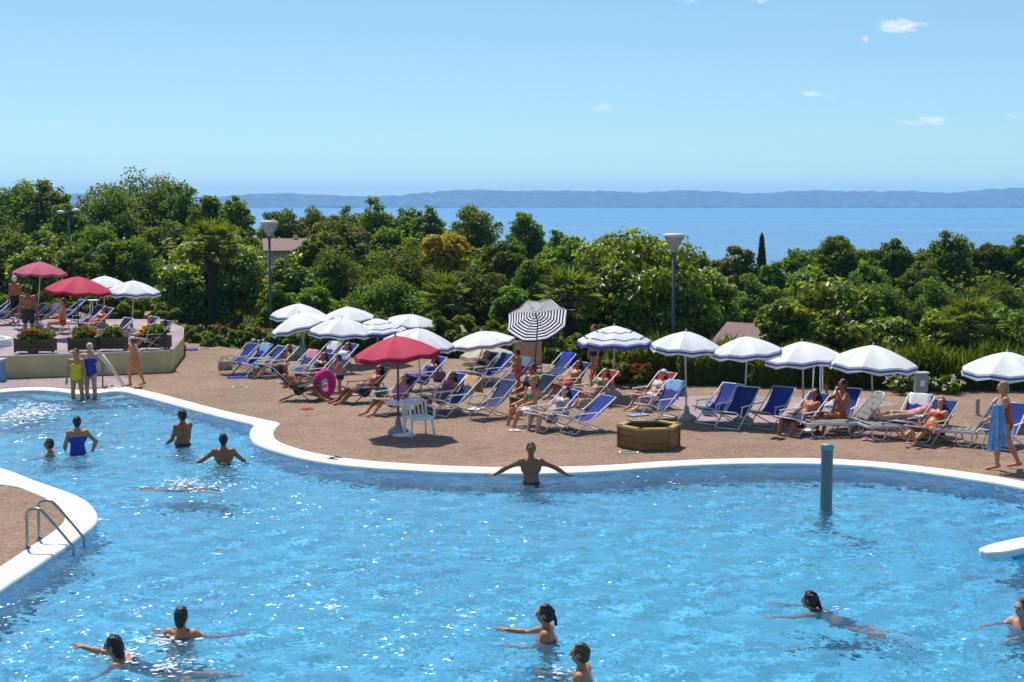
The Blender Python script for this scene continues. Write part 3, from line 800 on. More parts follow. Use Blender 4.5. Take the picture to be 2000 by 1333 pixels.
blade_hedge(1325, 1470, 690, 39.2, 'dark hedge length between the two pairs of right umbrellas', 1.25, L_dark, 5200)
blade_hedge(1465, 1610, 690, 38.8, 'dark blade hedge behind the single blue deck chair', 1.15, L_dark, 5200)
blade_hedge(1605, 1760, 690, 38.4, 'dark blade hedge behind the wide white umbrella', 1.15, L_dark, 5600)
blade_hedge(1755, 2080, 690, 38.0, 'dark hedge at the right edge behind the notice box', 1.25, L_dark, 8200)

# ------------------------------------------------------------------ furniture materials
M_white = mat('white_paint', (0.78, 0.78, 0.77), 0.4, 0.5, noise=(6, 0.06, None), objcol=.06)
M_steel = mat('brushed_steel', (0.32, 0.33, 0.34), 0.28, 0.5, metal=0.9, noise=(8, .15, None))
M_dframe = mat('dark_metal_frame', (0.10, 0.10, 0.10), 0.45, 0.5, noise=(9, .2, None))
M_navy = mat('navy_canvas', (0.022, 0.047, 0.27), 0.75, 0.2, noise=(5, 0.14, None), bump=(90, .25, .004), objcol=.16, transl=(.15, (0.03, 0.07, 0.35)))
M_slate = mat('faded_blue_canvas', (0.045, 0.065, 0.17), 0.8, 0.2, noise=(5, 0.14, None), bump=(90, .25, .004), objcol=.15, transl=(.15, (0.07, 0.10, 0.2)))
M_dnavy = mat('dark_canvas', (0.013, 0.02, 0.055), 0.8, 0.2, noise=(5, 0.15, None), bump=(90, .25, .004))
M_redc = mat('red_canvas', (0.46, 0.035, 0.055), 0.75, 0.2, noise=(5, 0.12, None), bump=(90, .25, .004), transl=(.2, (0.6, 0.05, 0.06)))
M_olivec = mat('olive_canvas', (0.20, 0.19, 0.09), 0.8, 0.2, noise=(5, 0.12, None), bump=(90, .25, .004))
M_greyc = mat('grey_canvas', (0.24, 0.23, 0.22), 0.8, 0.2, noise=(5, 0.12, None), bump=(90, .25, .004))
M_pwhite = mat('white_canopy', (0.86, 0.85, 0.84), 0.8, 0.2, noise=(4, 0.04, None), objcol=.04, transl=(.15, (0.75, 0.73, 0.70)))
M_pthin = mat('thin_white_canopy', (0.86, 0.85, 0.84), 0.8, 0.2, noise=(4, 0.04, None), transl=(.55, (0.9, 0.88, 0.86)))
M_pblue = mat('blue_canopy_trim', (0.08, 0.11, 0.42), 0.8, 0.2, noise=(6, 0.12, None), transl=(.3, (0.08, 0.11, 0.4)))
M_pred = mat('red_canopy', (0.62, 0.045, 0.10), 0.75, 0.25, noise=(2.5, 0.08, None), objcol=.05, transl=(.18, (0.55, 0.05, 0.10)))
M_pfade = mat('faded_red_canopy', (0.64, 0.14, 0.21), 0.75, 0.25, noise=(2.5, 0.08, None), transl=(.3, (0.55, 0.10, 0.13)))
M_predtrim = mat('dark_red_valance', (0.36, 0.02, 0.05), 0.75, 0.25, noise=(4, 0.1, None), transl=(.3, (0.45, 0.03, 0.05)))
M_cream = mat('cream_canopy', (0.74, 0.66, 0.47), 0.8, 0.2, noise=(4, 0.06, None), transl=(.35, (0.75, 0.66, 0.45)))
M_stripe = mat('navy_stripe', (0.014, 0.018, 0.075), 0.8, 0.2, noise=(6, 0.1, None), transl=(.25, (0.02, 0.03, 0.1)))
M_conc = mat('concrete_base', (0.30, 0.29, 0.29), 0.9, 0.2, noise=(12, 0.15, None), bump=(30, .4, .01))
M_pole = mat('grey_pole', (0.52, 0.53, 0.57), 0.4, 0.5, noise=(6, 0.06, None))
M_bluepole = mat('blue_pole', (0.06, 0.08, 0.22), 0.4, 0.5, noise=(6, 0.06, None))
M_darkpole = mat('brown_pole', (0.09, 0.06, 0.045), 0.5, 0.4, noise=(6, 0.2, None))

# ------------------------------------------------------------------ parasols
_panels = {}
def panel_mesh(key, r, drop, mats, rings, val, nrib=8):
    """one gore of a canopy, apex at the origin, centred on +X; rings lists the material of each radial band"""
    if key in _panels: return _panels[key]
    nr, na = len(rings), 4
    half = math.pi / nrib
    verts, faces, mi = [], [], []
    for i in range(nr + 1):
        t = i / nr
        for j in range(na + 1):
            a = -half + 2 * half * j / na
            mid = 1 - abs(2 * j / na - 1)
            rr = r * t * math.cos(half) / math.cos(a) if True else r * t
            rr = r * t * math.cos(half) / math.cos(a) * (1 - 0.02 * mid * t)
            z = -drop * (0.55 * t + 0.45 * t ** 2.2) - 0.055 * r * mid * math.sin(t * math.pi * .55)
            verts.append((rr * math.cos(a), rr * math.sin(a), z))
    w = na + 1
    for i in range(nr):
        for j in range(na):
            faces.append((i * w + j, (i + 1) * w + j, (i + 1) * w + j + 1, i * w + j + 1)); mi.append(rings[i])
    pm = mesh_from('canopy_panel', verts, faces, True, mats, mi)
    vv, vf, vm = [], [], []
    rim = verts[nr * w:]
    if val:
        hts = [0, val * .30, val * .58, val]
        for k, h in enumerate(hts):
            for j in range(w):
                x, y, z = rim[j]; m = 1 - abs(2 * j / na - 1)
                s = 1 + .012 * k + .004
                vv.append((x * s, y * s, z - h * (1 - .18 * (1 - m) * (k == 3))))
        for k in range(3):
            for j in range(na): vf.append((k * w + j, (k + 1) * w + j, (k + 1) * w + j + 1, k * w + j + 1)); vm.append(1 if k == 1 else len(mats) - 1 if k == 2 else 0)
        vmesh = mesh_from('valance', vv, vf, True, mats, vm)
    else: vmesh = None
    rb = MB(); pr = [verts[i * w] for i in range(nr + 1)]
    rb.tube([(p[0], p[1], p[2] - .012) for p in pr[::2] + [pr[-1]]], .007, 5)
    rib = rb.mesh('rib', M_pole)
    sb = MB(); sb.tube([(pr[nr // 2][0], pr[nr // 2][1], pr[nr // 2][2] - .02), (0.02, -0.01, -drop * 1.25)], .006, 5)
    strut = sb.mesh('strut', M_pole)
    _panels[key] = (pm, vmesh, rib, strut)
    return _panels[key]
KINDS = {  # materials, radial bands, valance height
    'white': ([M_pwhite, M_pblue, M_pwhite], [0] * 10, .15),
    'lines': ([M_pwhite, M_pblue, M_pblue], [0] * 10 + [1] + [0] * 6 + [1] + [0] * 3, .15),
    'plain': ([M_pwhite, M_pblue, M_pwhite], [0] * 10, .13),
    'redtrim': ([M_pwhite, M_pred, M_pwhite], [0] * 10, .13),
    'red': ([M_pred, M_predtrim, M_predtrim], [0] * 10, .11),
    'faded': ([M_pfade, M_pred, M_pfade], [0] * 10, .09),
    'cream': ([M_cream, M_cream, M_cream], [0] * 10, .13),
    'striped': ([M_pthin, M_stripe, M_stripe], [1, 0] * 10, .07),
}
def parasol(ax, ay, bx, by, hw, kind, label, tilt=(0, 0), z0=0.0, base='foot', drop=.40, pole=None, pole_r=.02, group=None, spin=None):
    """apex pixel (ax, ay), foot pixel (bx, by) on ground z0, half width in pixels"""
    B = G(bx, by, z0); Y = B.y; A = at(ax, ay, Y); r = hw / F * Y
    mats, rings, val = KINDS[kind]
    rq = round(r, 2); d = drop * r
    pm, vm, rib, strut = panel_mesh((kind, rq, drop), rq, d, mats, rings, val)
    t = thing('parasol', label, 'parasol', B, 0, group)
    apex = A - B
    rot = Euler((R(tilt[0]), R(tilt[1]), 0)).to_matrix()
    joint = apex + rot @ Vector((0, 0, -d * 1.6))
    spin = rng.uniform(0, .78) if spin is None else spin
    for k in range(8):
        e = (rot @ Matrix.Rotation(spin + k * math.pi / 4, 3, 'Z')).to_euler()
        p = link('canopy_panel', pm, t, apex, e)
        if vm: link('valance', vm, p)
        rb = link('rib', rib, t, apex, e); link('strut', strut, rb)
    pb = MB(); pb.tube([(0, 0, .02), joint, apex + rot @ Vector((0, 0, .005))], pole_r, 8); pb.build('pole', pole or M_pole, t, True)
    fb = MB(); fb.lathe([(.004, .055), (.018, .045), (.022, .028), (.012, .012), (.02, -.01)], 8); f = fb.build('finial', pole or M_pole, t, True); f.location = apex; f.rotation_euler = rot.to_euler()
    if base == 'foot':
        bb = MB(); bb.lathe([(.235, 0), (.235, .07), (.21, .10), (.07, .18), (.05, .34), (.001, .34)], 14); bb.build('base', M_conc, t, True)
    else:
        bb = MB(); bb.lathe([(.06, 0), (.06, .03), (.035, .05), (.035, .16), (.001, .16)], 10); bb.build('base', M_conc, t, True)
    return t

# ------------------------------------------------------------------ sling deck chairs
_chair_parts = {}
def chair_parts(recl=0):
    if recl in _chair_parts: return _chair_parts[recl]
    w = .29
    top = Vector((0, -.60, .84)) if recl == 0 else Vector((0, -.68, .74))
    fr = Vector((0, .52, .40)); footA = Vector((0, .42, .018)); footB = Vector((0, -.42, .018))
    out = {}
    for s in (-1, 1):
        b = MB(); b.tube([top + Vector((s * w, 0, 0)), footA + Vector((s * w, 0, 0))], .014, 6); out['rail', s] = b.mesh('back_rail', None)
        b = MB(); b.tube([fr + Vector((s * (w - .035), 0, 0)), footB + Vector((s * (w - .035), 0, 0))], .013, 6); out['leg', s] = b.mesh('seat_leg', None)
        b = MB()
        pa = top.lerp(footA, .42) + Vector((s * (w + .03), 0, 0)); pe = Vector((s * (w + .03), .34, pa.z + .01))
        b.box((pa.x - .02, pa.y - .03, pa.z), (pa.x + .02, pe.y, pa.z + .02)); b.tube([pe + Vector((0, -.05, 0)), footA + Vector((s * (w + .03), -.02, .25))], .012, 6)
        out['arm', s] = b.mesh('armrest', None)
    b = MB(); b.tube([top + Vector((-w, 0, 0)), top + Vector((w, 0, 0))], .017, 6); out['top'] = b.mesh('top_bar', None)
    b = MB(); b.tube([fr + Vector((-w, 0, 0)), fr + Vector((w, 0, 0))], .016, 6); out['front'] = b.mesh('front_bar', None)
    b = MB(); b.tube([footA + Vector((-w, 0, 0)), footA + Vector((w, 0, 0))], .015, 6); out['fa'] = b.mesh('floor_bar', None)
    b = MB(); b.tube([footB + Vector((-w, 0, 0)), footB + Vector((w, 0, 0))], .015, 6); out['fb'] = b.mesh('floor_bar', None)
    n, m = 14, 4; verts, faces = [], []
    c1 = Vector((0, -.20, .20)); c2 = Vector((0, .10, .18))
    for i in range(n + 1):
        t = i / n
        p = top * (1 - t) ** 3 + c1 * 3 * t * (1 - t) ** 2 + c2 * 3 * t * t * (1 - t) + fr * t ** 3
        for j in range(m + 1):
            x = -w + .02 + (2 * w - .04) * j / m; q = 1 - (2 * j / m - 1) ** 2
            verts.append((x, p.y, p.z + .022 - .02 * q * math.sin(t * math.pi)))
    k = m + 1
    for i in range(n):
        for j in range(m): faces.append((i * k + j, i * k + j + 1, (i + 1) * k + j + 1, (i + 1) * k + j))
    out['sling'] = (verts, faces)
    _chair_parts[recl] = out
    return out
_chair_mesh = {}
def deck_chair(px, py, label, rz=130, fabric=M_navy, frame=M_white, z0=0.0, recl=0, arms=True, group='blue sling deck chairs', name='deck_chair', cat='deck chair', scale=1.0):
    P = chair_parts(recl)
    key = (recl, fabric.name, frame.name)
    if key not in _chair_mesh:
        d = {}
        for k, v in P.items():
            if k == 'sling': d[k] = mesh_from('sling', v[0], v[1], True, fabric)
            else:
                me = v.copy(); me.materials.clear(); me.materials.append(frame); me.polygons.foreach_set('use_smooth', [k[0] != 'arm'] * len(me.polygons)); d[k] = me
        _chair_mesh[key] = d
    d = _chair_mesh[key]
    t = thing(name, label, cat, G(px, py, z0), R(rz), group)
    t.scale = (scale,) * 3
    link('sling', d['sling'], t)
    for s in (-1, 1):
        link('back_rail', d['rail', s], t); link('seat_leg', d['leg', s], t)
        if arms: link('armrest', d['arm', s], t)
    for k, nm in (('top', 'top_bar'), ('front', 'front_bar'), ('fa', 'floor_bar'), ('fb', 'floor_bar')): link(nm, d[k], t)
    return t

# ------------------------------------------------------------------ white plastic sun lounger
M_lfr = mat('worn_white_plastic', (0.58, 0.55, 0.52), 0.5, 0.4, noise=(5, .12, None))
def lounger(px, py, label, rz=110, z0=0.0, back=40, fabric=M_greyc, frame=M_lfr, group='white loungers'):
    t = thing('sun_lounger', label, 'sun lounger', G(px, py, z0), R(rz), group)
    b = MB()
    for s in (-1, 1): b.box((s * .31 - .025, -.35, .27), (s * .31 + .025, .98, .325))
    b.box((-.285, .93, .275), (.285, .975, .32)); b.box((-.285, -.35, .275), (.285, -.31, .32)); b.build('frame', frame, t)
    mb = MB(); n = 9
    for i in range(n):
        y = -.26 + i * .135; mb = MB(); mb.box((-.29, y - .055, .325), (.29, y + .055, .342)); mb.build('seat_slat', fabric, t)
    e = R(back); ub = Vector((0, -math.cos(e), math.sin(e))); nb = Vector((0, -math.sin(e), -math.cos(e)))
    M = Matrix(((1, 0, 0, 0), (0, ub.y, nb.y, -.33), (0, ub.z, nb.z, .335), (0, 0, 0, 1)))
    for i in range(5):
        mb = MB(); mb.box((-.27, .05 + i * .135, -.012), (.27, .05 + i * .135 + .115, .008), M=M); mb.build('back_slat', fabric, t)
    h = MB(); pts = [M @ Vector(p) for p in ((-.3, 0, 0), (-.3, .6, 0), (-.24, .7, 0), (-.1, .75, .0), (.1, .75, 0), (.24, .7, 0), (.3, .6, 0), (.3, 0, 0))]
    h.tube(pts, .02, 6); h.build('back_frame', frame, t, True)
    pr = MB(); pr.tube([M @ Vector((-.2, .45, .02)), Vector((-.2, -.55, .28))], .012, 6); pr.tube([M @ Vector((.2, .45, .02)), Vector((.2, -.55, .28))], .012, 6); pr.tube([(-.2, -.55, .28), (-.2, -.3, .29)], .012, 6); pr.tube([(.2, -.55, .28), (.2, -.3, .29)], .012, 6)
    pr.build('back_prop', frame, t, True)
    for y in (-.12, .72):
        for s in (-1, 1):
            l = MB(); l.tube([(s * .31, y - .17, .28), (s * .31, y - .15, .1), (s * .31, y - .09, .025), (s * .31, y + .09, .025), (s * .31, y + .15, .1), (s * .31, y + .17, .28)], .019, 6); l.build('leg', frame, t, True)
    return t

# ------------------------------------------------------------------ other furniture
def monobloc(px, py, label, rz):
    t = thing('garden_chair', label, 'chair', G(px, py), R(rz))
    s = MB(); s.box((-.25, -.22, .40), (.25, .24, .44)); s.box((-.25, .225, .37), (.25, .255, .41)); s.build('seat', M_white, t)
    for x in (-1, 1):
        for y in (-1, 1):
            l = MB(); l.tube([(x * .22, y * .19, .41), (x * .27, y * .26, 0)], [.03, .02], 6); l.build('leg', M_white, t, True)
        a = MB(); a.box((x * .28 - .03, -.22, .62), (x * .28 + .03, .24, .65)); a.tube([(x * .28, .2, .62), (x * .27, .22, .42)], .022, 6); a.build('armrest', M_white, t)
    for i in range(5):
        x = -.18 + i * .09; b = MB(); b.tube([(x, -.21, .43), (x * 1.05, -.27, .60), (x * 1.05, -.315, .755)], .02, 5); b.build('back_slat', M_white, t)
    h = MB(); h.tube([(-.26, -.23, .42), (-.27, -.27, .64), (-.24, -.315, .74), (-.1, -.325, .78), (.1, -.325, .78), (.24, -.315, .74), (.27, -.27, .64), (.26, -.23, .42)], .024, 6); h.build('back_frame', M_white, t, True)
    return t
def pedestal_table(px, py, r, h, label, z0=0.0, legs=None, tk=.03):
    t = thing('table', label, 'table', G(px, py, z0))
    b = MB(); b.lathe([(.001, h - tk - .002), (r * .97, h - tk), (r, h - tk * .6), (r, h - .006), (r * .985, h), (.001, h)], 28); b.build('table_top', M_white, t)
    if legs is None:
        c = MB(); c.lathe([(.05, .03), (.04, .1), (.035, h - .1), (.06, h - tk)], 12); c.build('column', M_white, t, True)
        f = MB(); f.lathe([(.26, 0), (.26, .02), (.2, .04), (.04, .06)], 20); f.build('foot', M_white, t, True)
    else:
        for i in range(legs):
            a = 6.283 * i / legs + .6; l = MB(); l.tube([(math.cos(a) * r * .6, math.sin(a) * r * .6, h - tk), (math.cos(a) * r * .8, math.sin(a) * r * .8, 0)], .018, 6); l.build('leg', M_white, t, True)
    return t
M_plank = mat('varnished_planks_shaded', (0.20, 0.088, 0.02), 0.45, 0.5, noise=(3, .28, None), bump=(8, .4, .01), stretch=(1, 1, 9), objcol=.18)  # planter sides: shade is painted into this darker wood colour
M_rimb = mat('sunlit_yellow_rim_boards', (0.50, 0.31, 0.06), 0.4, 0.5, noise=(3, .2, None), bump=(8, .4, .01), stretch=(1, 1, 9), objcol=.1)  # planter rim: yellow wood painted lighter, as lit by the sun
M_plankd = mat('dark_planks', (0.10, 0.062, 0.038), 0.7, 0.3, noise=(3, .3, None), bump=(8, .4, .01), stretch=(1, 1, 9), objcol=.2)
M_soil = mat('potting_soil', (0.05, 0.035, 0.025), 0.95, 0.1, noise=(9, .4, None), bump=(20, 1, .03))
def hex_planter(px, py, label):
    t = thing('planter', label, 'planter', G(px, py), R(8))
    r, h = .64, .43
    c = [Vector((math.cos(i * math.pi / 3) * r, math.sin(i * math.pi / 3) * r, 0)) for i in range(6)]
    for i in range(6):
        a, b = c[i], c[(i + 1) % 6]; u = (b - a).normalized(); nrm = Vector((u.y, -u.x, 0)); L = (b - a).length
        M = Matrix(((u.x, nrm.x, 0, a.x), (u.y, nrm.y, 0, a.y), (0, 0, 1, 0), (0, 0, 0, 1)))
        for k in range(3):
            z = .015 + k * .134; p = MB(); p.box((.012, -.045 + rng.uniform(0, .006), z), (L - .012, 0, z + .127), M=M); p.build('plank', M_plank, t)
        p = MB(); p.box((-.03, -.09, h - .012), (L + .03, .03, h + .03), M=M); p.build('rim_board', M_rimb, t)
        p = MB(); p.box((-.03, -.03, 0), (.03, .012, h - .014), M=M); p.build('corner_post', M_plank, t)
    s = MB(); s.add([(q.x * .9, q.y * .9, h * .6) for q in c], [tuple(range(6))]); s.build('soil', M_soil, t)
    return t
def box_planter(x0, x1, yf, dp, h, z0, label, flowers, nf=40):
    cx = (x0 + x1) / 2; w = (x1 - x0) / 2
    t = thing('flower_box', label, 'planter', (cx, yf, z0), 0, 'wooden flower boxes on the terrace wall')
    for k in range(3):
        z = .03 + k * (h - .04) / 3; hh = (h - .04) / 3 - .012
        for nm, lo, hi in (('plank', (-w, 0, z), (w, .03, z + hh)), ('plank', (-w, dp - .03, z), (w, dp, z + hh)), ('plank', (-w, .032, z), (-w + .03, dp - .032, z + hh)), ('plank', (w - .03, .032, z), (w, dp - .032, z + hh))):
            p = MB(); p.box(lo, hi); p.build(nm, M_plankd, t)
    for sx in (-1, 1):
        p = MB(); p.box((sx * w - .035, -.012, 0), (sx * w + .035, .02, h + .01)); p.build('corner_post', M_plankd, t)
    s = MB(); s.box((-w + .03, .03, h * .5), (w - .03, dp - .03, h - .06)); s.build('soil', M_soil, t)
    leaf, cv, m, nc, droop, flat, lw, crr = SPEC['mid']
    f = link('foliage', crown('flower_box_foliage', w * 1.04, dp * .75, .38, .10, 1500, m, 46, .2, .5, .1, .5, .7), t, (0, dp / 2, h - .13))
    o = flower_heads(t, w, dp * .7, .34, flowers, nf, 0); o.location = (0, dp / 2, h - .1)
    return t
def street_lamp(px, ytop, D, label, kind='bowl', by=None):
    X = (px - 1000) / F * D; gz = ground_z(X, D); zt = at(px, ytop, D).z - gz
    t = thing('street_lamp', label, 'lamp post', (X, D, gz))
    post = MB(); post.tube([(0, 0, -.2), (0, 0, zt - .5)], [.065, .045], 10); post.build('post', M_lpost, t, True)
    if kind == 'bowl':
        h = MB(); h.lathe([(.05, zt - .62), (.10, zt - .56), (.20, zt - .36), (.30, zt - .14), (.315, zt - .10)], 20); h.build('glass_bowl', M_lglass, t, True)
        c = MB(); c.lathe([(.325, zt - .12), (.345, zt - .10), (.34, zt - .03), (.25, zt - .01), (.02, zt)], 20); c.build('lid', M_lhead, t, True)
        k = MB(); k.lathe([(.07, zt - .72), (.07, zt - .60), (.04, zt - .58)], 12); k.build('collar', M_lpost, t, True)
        for i in range(3):
            a = i * 2.094 + .4; s = MB(); s.tube([(math.cos(a) * .10, math.sin(a) * .10, zt - .60), (math.cos(a) * .33, math.sin(a) * .33, zt - .10)], .012, 5); s.build('strut', M_lhead, t)
    else:
        p2 = MB(); p2.tube([(0, 0, zt - .52), (0, 0, zt - .1)], .045, 8); p2.build('head_post', M_lpost, t, True)
        for s, dz in ((-1, -.06), (1, .03)):
            a = MB(); a.tube([(0, 0, zt - .15 + dz), (s * .22, 0, zt - .13 + dz)], .03, 6); a.build('arm', M_lpost, t, True)
            hd = MB(); hd.lathe([(.05, zt - .2 + dz), (.19, zt - .17 + dz), (.21, zt - .11 + dz), (.15, zt - .04 + dz), (.02, zt - .02 + dz)], 16); o = hd.build('lamp_head', M_lhead, t, True); o.location.x = s * .38
            dsk = MB(); dsk.lathe([(.001, zt - .205 + dz), (.15, zt - .2 + dz), (.16, zt - .19 + dz)], 14); dsk.build('lens', M_lglass, o, True)
    return t
M_lpost = mat('lamp_post_paint', (0.075, 0.085, 0.13), 0.5, 0.4, noise=(4, .15, None))
M_lhead = mat('lamp_head_paint', (0.75, 0.68, 0.66), 0.45, 0.5, noise=(5, .1, None))
M_lglass = mat('lamp_glass', (0.68, 0.62, 0.61), 0.25, 0.6, noise=(5, .1, None), transl=(.3, (0.6, 0.58, 0.56)))
M_cloth_mag = mat('magenta_towel', (0.55, 0.035, 0.22), 0.85, 0.15, noise=(9, .2, None))
M_cloth_lb = mat('pale_blue_towel', (0.22, 0.37, 0.62), 0.9, 0.1, noise=(7, .3, None), bump=(60, .5, .01))
M_cloth_w = mat('white_towel', (0.72, 0.70, 0.68), 0.9, 0.1, noise=(7, .08, None), bump=(60, .5, .01))
M_cloth_pk = mat('pink_towel', (0.62, 0.25, 0.33), 0.9, 0.1, noise=(7, .2, None), bump=(60, .5, .01))
M_cloth_tan = mat('tan_towel', (0.55, 0.34, 0.18), 0.9, 0.1, noise=(7, .15, None), bump=(60, .5, .01))
M_cloth_bl = mat('royal_blue_towel', (0.03, 0.06, 0.42), 0.9, 0.1, noise=(7, .15, None), bump=(60, .5, .01))
def drape(chair, m, label, y0=-.60, y1=-.12, name='towel'):
    """a towel folded over the top bar of a deck chair, with real thickness"""
    w = .25; top = Vector((0, -.56, .93)); rows = []
    prof = [(-.69, .48), (-.665, .70), (-.64, .855), (-.60, .878), (-.57, .855), (-.44, .62), (-.34, .46)]
    t = thing(name, label, 'towel', chair.location.copy(), chair.rotation_euler.z)
    verts, faces = [], []; k = 6
    for i, (y, z) in enumerate(prof):
        for j in range(k):
            x = -w + 2 * w * j / (k - 1); verts.append((x + .01 * math.sin(i * 2), y, z + .008 * math.sin(j * 2.1 + i)))
    for i in range(len(prof) - 1):
        for j in range(k - 1): faces.append((i * k + j, i * k + j + 1, (i + 1) * k + j + 1, (i + 1) * k + j))
    o = link('cloth', mesh_from('towel', verts, faces, True, m), t)
    md = o.modifiers.new('thick', 'SOLIDIFY'); md.thickness = .012
    return t
def flat_towel(px, py, w, l, rz, m, label, z0=0.004, name='towel'):
    p = G(px, py, z0); n, k = 8, 6; verts, faces = [], []
    for i in range(n):
        for j in range(k): verts.append((-w / 2 + w * i / (n - 1), -l / 2 + l * j / (k - 1), .012 + rng.uniform(0, .018)))
    for i in range(n - 1):
        for j in range(k - 1): faces.append((i * k + j, (i + 1) * k + j, (i + 1) * k + j + 1, i * k + j + 1))
    o = link(name, mesh_from(name, verts, faces, True, m), None, p, (0, 0, R(rz)))
    md = o.modifiers.new('thick', 'SOLIDIFY'); md.thickness = .012
    return tag(o, label, 'towel')

# ------------------------------------------------------------------ people: one continuous skin, grown from a signed distance field
def surface_nets(V, org, h):
    s = V < 0
    nx, ny, nz = V.shape
    c = [(i, j, k) for i in (0, 1) for j in (0, 1) for k in (0, 1)]
    cnt = np.zeros((nx - 1, ny - 1, nz - 1), np.int8)
    for (i, j, k) in c: cnt += s[i:nx - 1 + i, j:ny - 1 + j, k:nz - 1 + k]
    act = np.argwhere((cnt > 0) & (cnt < 8))
    if len(act) == 0: return np.zeros((0, 3)), np.zeros((0, 4), int)
    ids = -np.ones(cnt.shape, np.int64); ids[act[:, 0], act[:, 1], act[:, 2]] = np.arange(len(act))
    pos = np.zeros((len(act), 3)); num = np.zeros(len(act))
    for a in range(8):
        for ax in range(3):
            c0 = np.array(c[a]);
            if c0[ax] == 1: continue
            c1 = c0.copy(); c1[ax] = 1
            p0 = act + c0; p1 = act + c1
            v0 = V[p0[:, 0], p0[:, 1], p0[:, 2]]; v1 = V[p1[:, 0], p1[:, 1], p1[:, 2]]
            m = (v0 < 0) != (v1 < 0)
            t = np.where(m, v0 / np.where(m, v0 - v1, 1), 0)
            pos += np.where(m[:, None], p0 + (p1 - p0) * t[:, None], 0); num += m
    verts = pos / num[:, None] * h + org
    quads = []
    for ax in range(3):
        sl0 = [slice(1, -1)] * 3; sl1 = [slice(1, -1)] * 3
        sl0[ax] = slice(0, -1); sl1[ax] = slice(1, None)
        A, B = s[tuple(sl0)], s[tuple(sl1)]
        e = np.argwhere(A != B); fl = A[e[:, 0], e[:, 1], e[:, 2]]
        o = e.copy()
        for b in range(3):
            if b != ax: o[:, b] += 1
        u, w = [b for b in range(3) if b != ax]
        def cid(du, dw):
            q = o.copy(); q[:, u] -= du; q[:, w] -= dw; return ids[q[:, 0], q[:, 1], q[:, 2]]
        q = np.stack([cid(1, 1), cid(0, 1), cid(0, 0), cid(1, 0)], 1)
        flip = fl if ax != 1 else ~fl
        q[~flip] = q[~flip][:, ::-1]
        quads.append(q)
    return verts, np.concatenate(quads)

class Field:
    def __init__(s, lo, hi, h):
        s.h = h; s.org = np.array(lo) - 3 * h
        n = np.ceil((np.array(hi) - np.array(lo)) / h).astype(int) + 7
        s.V = np.full(n, .06, np.float32)
        s.ax = [s.org[i] + np.arange(n[i]) * h for i in range(3)]
    def _box(s, lo, hi):
        sl = []
        for i in range(3):
            a = max(0, int((lo[i] - s.org[i]) / s.h)); b = min(s.V.shape[i], int((hi[i] - s.org[i]) / s.h) + 2); sl.append(slice(a, max(a, b)))
        X, Y, Z = np.meshgrid(s.ax[0][sl[0]], s.ax[1][sl[1]], s.ax[2][sl[2]], indexing='ij')
        return tuple(sl), np.stack([X, Y, Z], -1).astype(np.float32)
    def _mix(s, sl, d, k, sub):
        a = s.V[sl]
        if sub:
            s.V[sl] = np.maximum(a, -d); return
        h = np.maximum(k - np.abs(a - d), 0) / k
        s.V[sl] = np.minimum(a, d) - h * h * k * .25
    def cap(s, a, b, ra, rb, k=.03, sub=False):
        a = np.array(a, float); b = np.array(b, float); m = max(ra, rb) + .07
        sl, P = s._box(np.minimum(a, b) - m, np.maximum(a, b) + m)
        if P.size == 0: return
        ab = b - a; L = max(ab @ ab, 1e-9)
        t = np.clip(((P - a) @ ab) / L, 0, 1)
        d = np.linalg.norm(P - (a + t[..., None] * ab), axis=-1) - (ra + (rb - ra) * t)
        s._mix(sl, d, k, sub)
    def ell(s, c, rad, M, k=.03, sub=False):
        c = np.array(c, float); m = max(rad) + .07
        sl, P = s._box(c - m, c + m)
        if P.size == 0: return
        q = (P - c) @ np.array(M)        # into local axes
        rad = np.array(rad); l = np.linalg.norm(q / rad, axis=-1); g = np.linalg.norm(q / (rad * rad), axis=-1)
        d = l * (l - 1) / np.maximum(g, 1e-6)
        s._mix(sl, d, k, sub)
    def cut(s, fn):
        sl, P = s._box(s.org, s.org + np.array(s.V.shape) * s.h); s.V = np.maximum(s.V, fn(P).astype(np.float32))
    def mesh(s, name, m):
        v, q = surface_nets(s.V, s.org, s.h)
        me = bpy.data.meshes.new(name)
        if len(v) == 0: return None
        me.vertices.add(len(v)); me.vertices.foreach_set('co', v.reshape(-1))
        me.loops.add(len(q) * 4); me.loops.foreach_set('vertex_index', q.reshape(-1).astype(np.int32))
        me.polygons.add(len(q)); me.polygons.foreach_set('loop_start', (np.arange(len(q)) * 4).astype(np.int32))
        me.polygons.foreach_set('use_smooth', [True] * len(q))
        me.materials.append(m); me.update(calc_edges=True)
        return me

